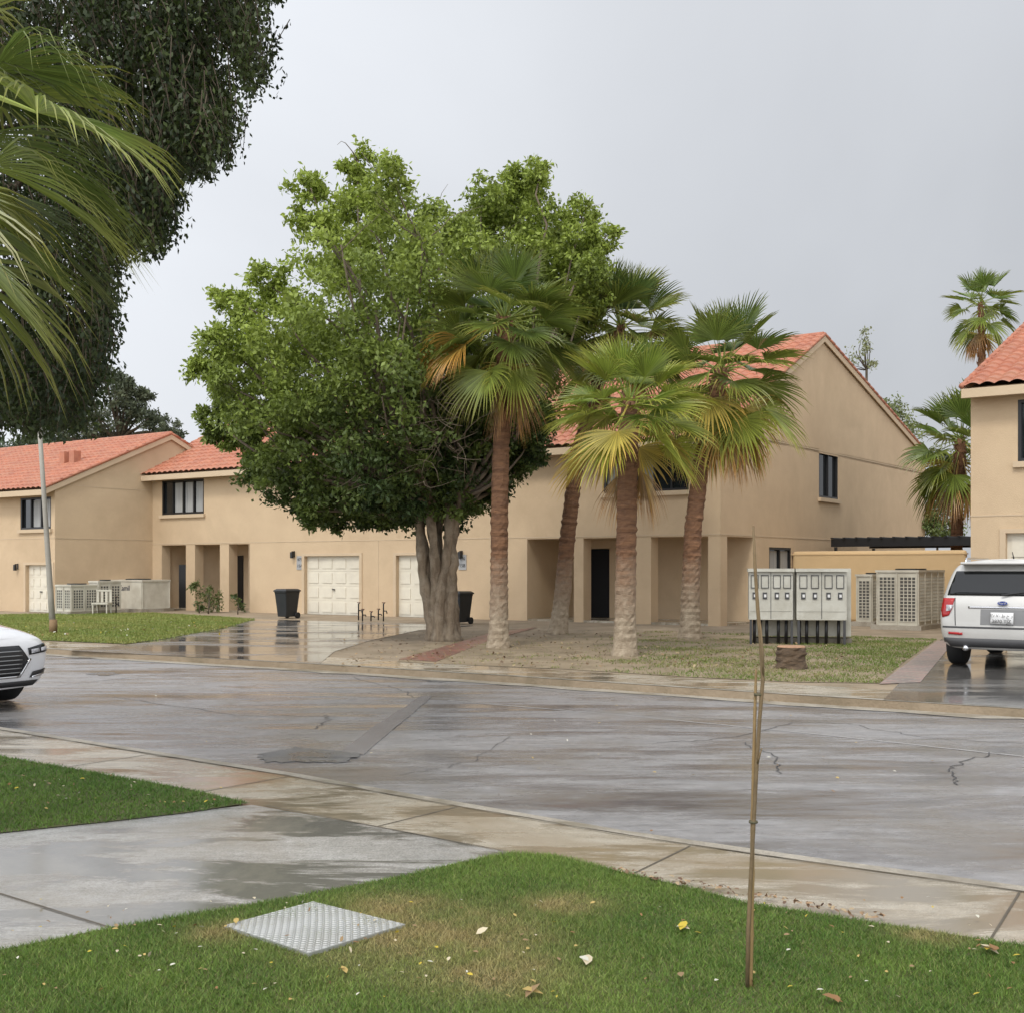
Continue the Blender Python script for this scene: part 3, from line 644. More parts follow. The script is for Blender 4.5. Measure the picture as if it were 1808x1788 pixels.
def pipes(px,py,hh,label):
    q=Vector(G(px,py));e=thing('standpipe',q,label,'water pipe','standpipes beside driveway')
    m=MB();m.tube([q,q+Vector((0,0,hh)),q+Vector((.03,0,hh+.04))],[.022,.022,.02],8);m.tube([q+Vector((0,0,hh*.6)),q+Vector((.09,0,hh*.6)),q+Vector((.11,0,hh*.45))],[.02,.02,.02],8);mk('pipe',m,BLACK,e,True)
    m=MB();m.tube([q+Vector((-.045,0,hh+.045)),q+Vector((.06,0,hh+.045))],[.013,.013],8);mk('valve',m,M('valve',(.12,.05,.03)),e,True)
for px,py,hh in((633,1094,.5),(655,1096,.25),(668,1094,.3),(677,1096,.52),(640,1096,.32)): pipes(px,py,hh,'dark iron standpipe with a valve')
for px,py,hh in((205,1082,.55),): pipes(px,py,hh,'grey curved pipe beside an air conditioner')
q=Vector(G(180,1084));e=thing('garden_chair',q,'weathered grey garden chair beside air conditioners','chair')
T=lambda a,z,d:(q.x+a,q.y+d,z)
mk('seat',MB().box(T,-.28,.28,.36,.41,-.25,.25),ACW,e)
m=MB()
for i in range(4): m.box(T,-.26+.15*i,-.18+.15*i,.42,.8,.2,.24)
m.box(T,-.28,.28,.8,.86,.19,.25);mk('backrest',m,ACW,e)
for x in(-.26,.22):
    for y in(-.23,.19): mk('leg',MB().box(T,x,x+.04,0,.359,y,y+.04),ACW,e)
# ------------------------------------------------ inspection cover
cs=[Vector(G(*p)) for p in((396,1643),(552,1600),(716,1641),(545,1693))];cc=sum(cs,Vector())/4
e=thing('inspection_cover',cc,'square checker plate steel cover set in green lawn','manhole cover')
m=MB();m.add([(p.x,p.y,z) for z in(.006,.026) for p in cs],[(0,1,2,3),(7,6,5,4),(0,4,5,1),(1,5,6,2),(2,6,7,3),(3,7,4,0)])
cp=mk('cover_plate',m,PLATE,e)
m=MB();N=26
for i in range(N):
    for k_ in range(N):
        u_=(i+.5)/N;v_=(k_+.5)/N;p=(cs[0]*(1-u_)+cs[1]*u_)*(1-v_)+(cs[3]*(1-u_)+cs[2]*u_)*v_
        ax=(cs[1]-cs[0]).normalized();ay=(cs[3]-cs[0]).normalized()
        a_,b_=((ax+ay),(ax-ay)) if (i+k_)%2 else ((ax-ay),(ax+ay))
        a_=a_.normalized()*.0105;b_=b_.normalized()*.0034
        lo=[(p+a_),(p+b_),(p-a_),(p-b_)]
        m.add([(v.x,v.y,.0262) for v in lo]+[(p.x+(v.x-p.x)*.7,p.y+(v.y-p.y)*.6,.0292) for v in lo],[(4,5,6,7),(0,1,5,4),(1,2,6,5),(2,3,7,6),(3,0,4,7)])
mk('tread_pattern',m,M('tread_bright',(.58,.58,.56),(.48,.48,.46),5,.38,metal=.3),cp)
# ------------------------------------------------ sapling on stake
q=Vector(G(1322,1746));Y0=q.y;e=thing('young_sapling',q,'leafless thin sapling tied to a bamboo stake in lawn','sapling')
BAM=M('bamboo',(.31,.215,.09),(.20,.125,.055),9,.5,.3,40,stretch=(1,1,.4));STM=M('sapling_bark',(.20,.14,.07),(.12,.085,.045),9,.8,.4,60,stretch=(1,1,.5))
path=[(1324,1746),(1326,1650),(1328,1540),(1329,1440),(1331,1340),(1333,1250),(1334,1212),(1335,1180)]
P_=[PX(x,y,Y0) for x,y in path];pts=[];rad=[]
for i in range(len(P_)-1):
    a=Vector(P_[i]);b=Vector(P_[i+1])
    for k in range(6):
        pts.append(a.lerp(b,k/6));rad.append((.0102-.0008*i)*(1.22 if (k==0) else 1)*(1-.12*i/6))
pts.append(Vector(P_[-1]));rad.append(.002)
mk('stake',MB().tube(pts,rad,10),BAM,e,True)
m=MB();path=[(1319,1744),(1321,1640),(1325,1560),(1331,1450),(1336,1350),(1341,1270),(1347,1200),(1343,1130),(1338,1075),(1333,1000),(1330,928)]
P_=[Vector(PX(x,y,Y0-.018)) for x,y in path];m.tube(P_,[.0075,.0075,.0075,.0075,.0075,.0075,.0075,.0073,.007,.006,.0045],8,flute=.15)
m.tube([P_[6],Vector(PX(1347,1155,Y0-.03)),Vector(PX(1343,1100,Y0-.03))],[.006,.005,.002],6);m.tube([P_[4],Vector(PX(1345,1320,Y0-.04))],[.006,.002],6)
mk('stem',m,STM,e,True)
for y in(1450,1225):
    c=Vector(PX(1330 if y>1300 else 1339,y,Y0-.010));mk('tie',MB().tube([c-Vector((0,0,.004)),c+Vector((0,0,.004))],[.017,.017],10),M('twine',(.1,.09,.05)),e,True)
# ------------------------------------------------ trees
def twigs(mb,a,b,r,n=6,wob=.15):
    a=Vector(a);b=Vector(b);L=(b-a).length;pts=[]
    w1=Vector([random.gauss(0,wob*L*.5) for _ in range(3)])
    for i in range(n+1):
        t=i/n;pts.append(a.lerp(b,t)+w1*math.sin(math.pi*t)+Vector([random.gauss(0,.012*L) for _ in range(3)]))
    mb.tube(pts,[r*(1-.75*i/n) for i in range(n+1)],6)
def crown_leaves(cent,rad,nsub,nl,L,W,cA,cB,cAt=None,sq=.8,sp_=.20,rl=.45,rh=1.05):
    Ps=[];Cs=[]
    for c,r in zip(cent,rad):
        d=unit(rng.normal(size=(nsub,3)));rr=r*rng.uniform(rl,rh,nsub)[:,None];sc=c[None]+d*rr*np.array([[1,1,sq]])
        kc=rng.random()
        for s in sc:
            n=int(nl*rng.uniform(.4,1.5));p=s[None]+rng.normal(0,r*sp_,(n,3))*np.array([[1,1,.7]])
            k=.5*rng.random()+.5*kc
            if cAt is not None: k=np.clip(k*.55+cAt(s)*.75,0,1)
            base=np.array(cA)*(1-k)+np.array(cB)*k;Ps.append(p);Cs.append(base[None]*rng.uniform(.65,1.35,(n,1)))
    P=np.concatenate(Ps);C=np.concatenate(Cs);n=len(P);A=unit(rng.normal(size=(n,3))+np.array([[0,0,-.35]]))
    return leafmesh(P,A,L*rng.uniform(.6,1.3,n),W*rng.uniform(.6,1.2,n),C)
D0=25.6;s_=D0/F
cl2=[(945,285,36),(900,318,44),(1015,355,42),(965,365,56),(1052,410,36),(855,355,46),(1015,440,56),(1045,475,42),(650,352,40),(600,398,40),(715,388,48),(590,455,40),(680,460,64),(780,420,62),(865,445,70),(940,455,70),(760,510,80),(860,560,85),(960,540,75),(650,545,72),(1035,520,48),
(520,560,40),(455,575,40),(560,615,66),(425,635,42),(385,665,30),(500,665,70),(440,715,45),(600,690,85),(700,640,85),(800,640,85),(405,755,28),(495,765,64),(600,785,80),(700,750,85),(800,750,85),(880,670,80),(530,845,46),(610,860,58),(700,850,66),(780,845,66),(860,795,68),(905,770,56),(930,700,56),(570,895,32),(655,905,36),(470,820,38),
(740,890,44),(800,880,46),(845,850,50),(690,900,38),(740,580,80),(690,690,80),(780,700,80),(950,620,60),(900,730,60),(920,800,40),(870,845,42),(640,620,70),(560,740,60),(650,820,60),(740,800,70),(820,720,70),(850,770,60),(800,800,60)]
cent=[];rad=[]
for x,y,r in cl2:
    dc_=math.hypot((x-720)/360,(y-620)/360);th=3.4*math.sqrt(max(.05,1-min(dc_,1)**2))
    for k in(-1,-.35,.4,1):
        if th<.9 and k in(-.35,): continue
        dy=k*th+random.gauss(0,.25)
        if x>770: dy=(random.uniform(.0,.6)+(k+1)*1.1) if x>820 else max(dy,-.9)
        cent.append(np.array(PX(x+random.gauss(0,9),y+random.gauss(0,9),D0))+np.array([0,dy,0]));rad.append(r*s_*random.uniform(.8,1.05))
base=Vector(G(783,1130));e=thing('shade_tree',base,'tall bushy green shade tree with a fluted trunk','tree')
def brt(s): return np.clip((s[2]-4.4)/3.6,0,1)*.95+np.clip((-s[0]-2.6)/2.3,0,1)*np.clip((s[2]-2.6)/2.5,0,1)*.55-.16  # leaf tint by position: sunlit top and left, shaded underside painted into colour
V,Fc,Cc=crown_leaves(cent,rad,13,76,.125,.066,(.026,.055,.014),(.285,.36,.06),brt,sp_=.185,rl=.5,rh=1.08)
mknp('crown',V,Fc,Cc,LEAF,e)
m=MB();stems=[]
for i in range(11):
    an=2*math.pi*i/11+.3;r0=.15+.07*random.random();b0=base+Vector((math.cos(an)*r0*1.25,math.sin(an)*r0,-.05))
    an2=an+random.uniform(.2,1.1);top=base+Vector((math.cos(an2)*random.uniform(.35,.62)-.12,math.sin(an2)*.5,random.uniform(2.5,3.1)));mid=b0.lerp(top,.42)+Vector((-math.cos(an)*.14-.10,-math.sin(an)*.12,0))
    pts=[];ph=random.random()*6
    for k in range(19):
        t=k/18;pts.append(b0*(1-t)**2+mid*2*t*(1-t)+top*t*t+Vector((.035*math.sin(7*t+ph)+random.gauss(0,.012),.03*math.cos(6*t+ph),0)))
    m.tube(pts,[.21,.17,.145]+[.135-.0028*k+.014*math.sin(k*1.3+ph) for k in range(16)],10,flute=.35);stems.append(top)
mk('trunk',m,BARK,e,True)
m=MB()
for i,(c,r) in enumerate(zip(cent,rad)):
    if i%2==0: st=min(stems,key=lambda q:(q-Vector(c)).length+random.random()*.6);twigs(m,st,c,.06,8,.10)
for _ in range(150):
    c=Vector(PX(random.uniform(620,840),random.uniform(700,860),D0-random.uniform(1.6,3.5)));d=Vector((random.gauss(0,.45),random.gauss(-.2,.4),random.gauss(.2,.3)));twigs(m,c,c+d,.008,4,.25)
for _ in range(100):
    i=random.randrange(0,90);c=Vector(cent[i]);d=Vector(unit(rng.normal(size=(1,3)))[0])*rad[i]*1.3;d.z=abs(d.z);twigs(m,c,c+d,.013,4,.2)
mk('branch',m,M('branch_bark',(.20,.155,.11),(.11,.085,.06),5,.9),e,True)
# ---------- palms
def frond(mb,mp,base,dirv,pet,Rr,nseg,spread,droop,colr,sag=.25,up=Vector((0,0,1)),yel=0.):
    d=Vector(dirv).normalized();base=Vector(base);pts=[]
    for k in range(6):
        t=k/5;pts.append(base+d*pet*t+Vector((0,0,-sag*pet*t*t)))
    mp.tube(pts,[.022-.003*k for k in range(6)],5,c=(colr[0]*1.5+.08,colr[1]*1.35+.08,colr[2]*1.2+.02))
    tip=pts[-1];d=(pts[-1]-pts[-2]).normalized();s=d.cross(up)
    if s.length<.05: s=d.cross(Vector((1,0,0)))
    s.normalize();n=s.cross(d);ro=random.gauss(0,.35);s,n=s*math.cos(ro)+n*math.sin(ro),n*math.cos(ro)-s*math.sin(ro)
    da=2*spread/nseg
    for i in range(nseg):
        a=-spread+da*(i+.5);lf=(.74+.26*math.cos(a*.8))*random.uniform(.92,1.06)*Rr
        e_=d*math.cos(a)+s*math.sin(a)+n*(.10+.22*abs(math.sin(a)));e_.normalize();q=n.cross(e_).normalized()
        tw=random.gauss(0,.07);vs=[tip]
        dd=droop*random.uniform(.7,1.3)
        for r,wf in((.25,1.),(.5,1.),(.68,.66),(.85,.38)):
            c=tip+e_*lf*r+Vector((0,0,-dd*Rr*r**3))+q*tw*lf*max(0,r-.5)
            wd=lf*min(r,.5)*math.tan(da/2)*wf*1.02
            dn=n*wd*.95
            vs+=[c-q*wd+dn*.5,c-dn*.5,c+q*wd+dn*.5]
        vs.append(tip+e_*lf+Vector((0,0,-dd*Rr*1.15))+q*tw*lf*.6)
        fs=[(0,1,2),(0,2,3)]
        for k in range(3):
            o_=1+3*k;fs+=[(o_,o_+3,o_+4,o_+1),(o_+1,o_+4,o_+5,o_+2)]
        fs+=[(10,13,11),(11,13,12)]
        v_=random.uniform(.7,1.25);c0=tuple(x*v_ for x in colr)
        n0=len(mb.v);mb.v+=[tuple(x) for x in vs];mb.f+=[tuple(j+n0 for j in f) for f in fs]
        tc=(c0[0]*1.6+.02,c0[1]*1.2+.015,c0[2]*1.1)
        rb=(c0[0]*1.55+.04,c0[1]*1.35+.05,c0[2]*1.2+.01)
        for k in range(14):
            t=0 if k<4 else (k-4)/9
            cc_=tuple(c0[j]*(1-t)+tc[j]*t for j in range(3))
            if k in(0,2,5): cc_=rb
            mb.c.append(cc_)
def palm(label,path,r0,r1,Rr,pet,nf,seed,group='palms in front of the house',dead=6,nseg=34,yellowside=None,green=(.06,.13,.032),low=-35,custom=None,droop=.17,trunkn=20,ymix=.5):
    random.seed(seed);base=Vector(path[0]);top=Vector(path[-1]);e=thing('palm_tree',base,label,'palm tree',group)
    pts=[];N=max(12,int((top-base).length/.07));P_=[Vector(p) for p in path];rad=[]
    seg=[0]
    for i in range(1,len(P_)): seg.append(seg[-1]+(P_[i]-P_[i-1]).length)
    for k in range(N+1):
        s=seg[-1]*k/N;i=max(j for j in range(len(seg)) if seg[j]<=s+1e-6);i=min(i,len(P_)-2);t=(s-seg[i])/(seg[i+1]-seg[i]);pts.append(P_[i].lerp(P_[i+1],t))
        f=k/N
        r=r0+(r1-r0)*f+ .09*r0/.22*math.exp(-s/.22)+ (.007 if k%2 else -.003)+(.009 if (s>1.9 and k%3==0) else 0)+random.gauss(0,.003)
        if f>.93: r*=1-.3*(f-.93)/.07
        rad.append(r)
    m=MB();m.tube(pts,rad,trunkn,flute=.12)
    for i in range(int(46*min(1,nf/30))):
        k=int(N*(1-.30*random.random()**1.3));c=pts[k];az=random.uniform(0,6.283);o_=Vector((math.cos(az),math.sin(az),0));r_=rad[k]*.9
        m.tube([c+o_*r_*.7,c+o_*(r_+.03)+Vector((0,0,.08)),c+o_*(r_+random.uniform(.04,.10))+Vector((0,0,random.uniform(.12,.22)))],[.028,.022,.014],5)
    mk('trunk',m,PBARK,e)
    mb=MB();mp=MB();up=(P_[-1]-P_[-2]).normalized()
    for i in range(nf):
        f=(i+.5)/nf;el=math.radians(84-(84-low)*f**.9+random.gauss(0,6));az=i*2.39996+random.gauss(0,.2)
        dv=Vector((math.cos(az)*math.cos(el),math.sin(az)*math.cos(el),math.sin(el)))
        k=min(1,random.uniform(0,1)*ymix+f*ymix*.7);c=tuple(green[j]*(1-k)+(.30,.36,.07)[j]*k for j in range(3))
        if random.random()<.22*(f>.75): c=(.38,.34,.09)
        frond(mb,mp,top+up*random.uniform(-.25,.05)*(.4+f),dv,pet*random.uniform(.8,1.12)*(.8 if f<.15 else 1),Rr*random.uniform(.85,1.08)*(.9 if f<.12 else 1),nseg,math.radians(100 if f>.15 else 60),droop*(.3+f*1.1),c,sag=.05+.28*f)
    for i in range(dead):
        az=random.uniform(0,6.28);el=math.radians(random.uniform(-80,-50));c=random.choice([(.34,.25,.10),(.40,.29,.10),(.27,.18,.085)])
        dv=Vector((math.cos(az)*math.cos(el),math.sin(az)*math.cos(el),math.sin(el)))
        frond(mb,mp,top-up*.35,dv,pet*.95,Rr*.8,nseg-8,math.radians(50),.4,c,sag=.3)
    if yellowside:
        for i in range(yellowside):
            az=math.pi+random.gauss(0,.3);el=math.radians(random.uniform(-22,2));dv=Vector((math.cos(az)*math.cos(el),math.sin(az)*math.cos(el)-.3,math.sin(el)))
            frond(mb,mp,top-up*.1,dv,pet*1.0,Rr*.95,nseg-6,math.radians(60),.4,random.choice([(.55,.42,.08),(.48,.33,.08)]),sag=.25)
    if custom:
        for (tipp,dv,R_,sp,dr,c) in custom:
            tp=Vector(tipp);frond(mb,mp,tp-Vector(dv).normalized()*.6,dv,.6,R_,nseg+8,sp,dr,c,sag=.02)
    cr=mk('crown',mb,PLEAF,e);mk('petiole',mp,PLEAF,cr)
    random.seed(seed+100);return e
def ppath(D,pts): return [PX(x,y,D) for x,y in pts]
D=22.9;palm('tall fan palm with drooping fronds beside the shade tree',ppath(D,[(880,1143),(881,1050),(882,900),(885,780),(888,690),(893,560)]),.185,.145,1.0,.94,46,11,dead=3,nseg=36,low=-50,yellowside=4,green=(.055,.115,.032),ymix=.42)
D=27.8;palm('leaning fan palm behind two other palms',ppath(D,[(985,1119),(993,1050),(1003,940),(1018,810),(1055,680),(1098,575)]),.20,.15,1.15,1.0,40,12,low=-40,dead=2,green=(.05,.105,.032),ymix=.35)
D=20.8;palm('short fan palm with bright green fronds',ppath(D,[(1103,1157),(1104,1080),(1106,950),(1108,830),(1112,705)]),.195,.165,.98,.80,36,13,green=(.11,.20,.04),dead=4,nseg=36,low=-42,ymix=.65)
D=25.8;palm('fan palm with hanging brown fronds near the house corner',ppath(D,[(1218,1128),(1219,1040),(1224,930),(1238,820),(1262,720),(1275,650)]),.215,.16,1.2,.98,36,14,dead=7,low=-62,green=(.06,.115,.033),droop=.24,ymix=.45)
D=52.;palm('tall slender fan palm behind the houses',[(*PX(1733,900,D)[:2],0)]+ppath(D,[(1732,700),(1734,600),(1731,535)]),.20,.15,1.1,1.0,28,15,'distant palms',dead=6,nseg=20,low=-60,trunkn=10,ymix=.35)
D=36.;palm('fan palm growing behind a garden wall',[(*PX(1688,900,D)[:2],0)]+ppath(D,[(1690,900),(1694,830),(1697,775)]),.19,.17,1.2,1.0,32,16,'distant palms',dead=9,nseg=24,low=-60,trunkn=12,droop=.25,ymix=.35)
g1_,g2_,g3_=(.17,.24,.065),(.10,.16,.04),(.06,.10,.03)
cust=[(PX(66,195,5.2),Vector((.62,-.25,-.28)),.72,1.75,.28,g1_),
 (PX(-10,120,5.5),Vector((.8,.1,.05)),.75,1.0,.45,g2_),(PX(-20,290,5.4),Vector((.85,-.1,-.40)),.80,.9,.26,g1_),
 (PX(-60,20,5.6),Vector((.6,.1,.4)),.55,1.1,.3,g3_),(PX(-40,240,5.9),Vector((.95,.2,-.35)),.92,.8,.30,g2_),(PX(-60,430,5.4),Vector((.45,.0,-.6)),.66,.7,.10,g1_),
 (PX(-30,390,5.6),Vector((.7,.1,-.6)),.65,.8,.12,g2_),(PX(-100,150,5.8),Vector((.9,.1,-.1)),.85,1.0,.45,g3_),(PX(-20,330,5.8),Vector((.8,.2,-.75)),.80,.7,.12,g3_)]
palm('large fan palm with long drooping fronds over the lawn',[(-3.75,5.9,0),(-3.7,5.85,2.),(-3.62,5.8,3.95)],.24,.2,.9,.9,18,17,'near palm',nseg=40,low=-20,droop=.35,dead=0,custom=cust,green=(.065,.11,.035),ymix=.3)
# ---------- overhanging tree
random.seed(21)
bot=[(-700,500),(-300,700),(0,780),(60,775),(130,790),(170,745),(185,620),(200,540),(222,470),(285,470),(298,400),(308,320),(370,335),(400,290),(430,220),(460,180),(468,120),(430,60),(490,0),(510,-200),(550,-500)]
def bt_(x):
    for i in range(len(bot)-1):
        if bot[i][0]<=x<=bot[i+1][0]: t=(x-bot[i][0])/(bot[i+1][0]-bot[i][0]+1e-9);return bot[i][1]*(1-t)+bot[i+1][1]*t
    return -500
tb_=Vector((-6.6,9.6,0));e=thing('overhanging_tree',tb_,'large dark tree with drooping leafy twigs over lawn','tree')
Ps=[];As=[];Cs=[];tw=MB()
ng=0
while ng<1150:
    x=random.uniform(-650,500) if random.random()<.22 else random.uniform(-60,480);D=random.uniform(8.,11.)
    b=bt_(x);y=random.uniform(-420 if random.random()<.4 else -60,b) if random.random()<.66 else b-abs(random.gauss(0,45))
    if x>400 and y>20 and random.random()<.3: continue
    if vn(np.array([x/100.]),np.array([y/100.]),.9,5)[0]+(.35 if y<b-70 and x<360 else 0)< -.30: continue
    ng+=1;kg=random.random()**1.6;LG=random.uniform(.3,.8)
    for s__ in range(random.randint(4,7)):
        xx=x+random.gauss(0,12);yy=y-abs(random.gauss(0,28));L=LG*random.uniform(.6,1.2);tip=Vector(PX(xx,yy,D+random.gauss(0,.06)));st=tip+Vector((random.gauss(-.10,.09),random.gauss(0,.10),L))
        n=int(L*46);t=np.linspace(0,1,n);q=np.array(st)[None]*(1-t[:,None])+np.array(tip)[None]*t[:,None];sx=random.gauss(0,.06)
        q[:,0]+=np.sin(t*3.1)*sx;q+=rng.normal(0,.020,(n,3))
        a=rng.normal(size=(n,3))*.8+np.array([[0,0,-1.1]]);Ps.append(q);As.append(a)
        k=.6*kg+.4*random.random();c=np.array((.014,.028,.008))*(1-k)+np.array((.075,.105,.022))*k;Cs.append(c[None]*rng.uniform(.65,1.35,(n,1)))
        if s__%2==0: tw.tube([st,st.lerp(tip,.5)+Vector((sx,0,0)),tip],[.005,.004,.002],4)
P_=np.concatenate(Ps);A_=unit(np.concatenate(As));C_=np.concatenate(Cs);n=len(P_)
V,Fc,Cc=leafmesh(P_,A_,.052*rng.uniform(.7,1.3,n),.027*rng.uniform(.7,1.2,n),C_);mknp('crown',V,Fc,Cc,LEAF,e)
m=MB();m.tube([tb_,tb_+Vector((.05,0,1)),tb_+Vector((.1,0,2.2)),tb_+Vector((.25,0,3.2))],[.4,.32,.3,.28],14,flute=.1);mk('trunk',m,BARK,e,True)
m=tw
for _ in range(40):
    x=random.uniform(-500,380);y=random.uniform(-380,bt_(x)-210);twigs(m,tb_+Vector((.25,0,3.1)),PX(x,y,random.uniform(9.2,10.8)),.05,9,.10)
mk('branch',m,TWIG,e,True)
# ---------- background and small plants
def simple_tree(name,label,base,cl,D,nsub,nl,L,cA,cB,cat='tree',tr=.15,dep=1.5,sq=.9,group=None,twr=.03):
    e=thing(name,base,label,cat,group);cent=[];rad=[]
    for x,y,r in cl:
        for k in((-1,0,1) if dep>.3 else (0,)):
            c=np.array(PX(x,y,D))+np.array([random.gauss(0,.1*dep),k*dep*random.uniform(.4,1),random.gauss(0,.1*dep)]);cent.append(c);rad.append(r*D/F)
    V,Fc,Cc=crown_leaves(cent,rad,nsub,nl,L,L*.5,cA,cB,None,sq);mknp('crown',V,Fc,Cc,LEAF,e)
    m=MB();b=Vector(base);lo=min(c[2] for c in cent);tp=Vector((b.x,b.y,max(.3,lo)));m.tube([b,b.lerp(tp,.5),tp],[tr,tr*.8,tr*.65],8);
    for c in cent: twigs(m,tp-Vector((0,0,.1)),c,max(twr,tr*.3),5,.1)
    mk('trunk',m,TWIG,e,True)
D=75
simple_tree('tree','tall dark feathery tree behind the houses',(*PX(210,900,D)[:2],0),[(205,668,18),(212,705,26),(180,745,36),(243,725,26),(275,742,20),(248,695,12),(292,760,12),(150,760,40),(100,770,40)],D,12,44,.28,(.07,.09,.05),(.12,.14,.08),tr=.4,dep=2)
D=70
simple_tree('tree','dark green tree beyond the small house',(*PX(-10,900,D)[:2],0),[(-20,810,40),(20,815,30),(-80,790,60),(60,785,30)],D,10,40,.3,(.05,.075,.035),(.08,.11,.045),tr=.4,dep=2)
D=60
simple_tree('tree','sparse thin tree showing above a gable roof',(*PX(1530,900,D)[:2],0),[(1525,590,14),(1510,625,20),(1540,640,14),(1500,650,12),(1530,610,10)],D,5,6,.2,(.19,.22,.09),(.28,.30,.15),tr=.10,dep=.35,twr=.018)
D=58
simple_tree('tree','light green tree behind a gable wall',(*PX(1590,900,D)[:2],0),[(1565,715,20),(1590,735,25),(1600,770,25),(1560,740,15),(1625,800,30),(1640,860,35),(1660,900,40),(1690,870,30)],D,9,20,.2,(.15,.19,.07),(.25,.28,.11),tr=.2,dep=1)
D=46
simple_tree('shrub','green shrub behind the garden wall',(*PX(1655,960,D)[:2],0),[(1655,900,25),(1675,930,25),(1640,925,20)],D,10,30,.16,(.10,.16,.04),(.2,.25,.08),cat='shrub',tr=.06,dep=.5)
D=41
simple_tree('shrub','straggly green shrub beside the porch columns',G(368,1083),[(350,1040,14),(368,1045,14),(385,1055,12),(360,1062,16),(378,1068,14),(345,1030,6)],D,8,14,.12,(.08,.12,.035),(.17,.2,.06),cat='shrub',tr=.03,dep=.25,group='shrubs by the porch',twr=.012)
simple_tree('shrub','small green shrub beside the porch',G(420,1084),[(418,1062,9),(424,1070,8),(415,1052,6)],D,6,12,.12,(.07,.11,.03),(.13,.17,.05),cat='shrub',tr=.02,dep=.2,group='shrubs by the porch',twr=.01)
simple_tree('shrub','little green shrub in front of the wall',G(352,1082),[(350,1070,8),(357,1074,7)],D,6,12,.12,(.07,.11,.03),(.14,.18,.05),cat='shrub',tr=.02,dep=.2,group='shrubs by the porch',twr=.01)
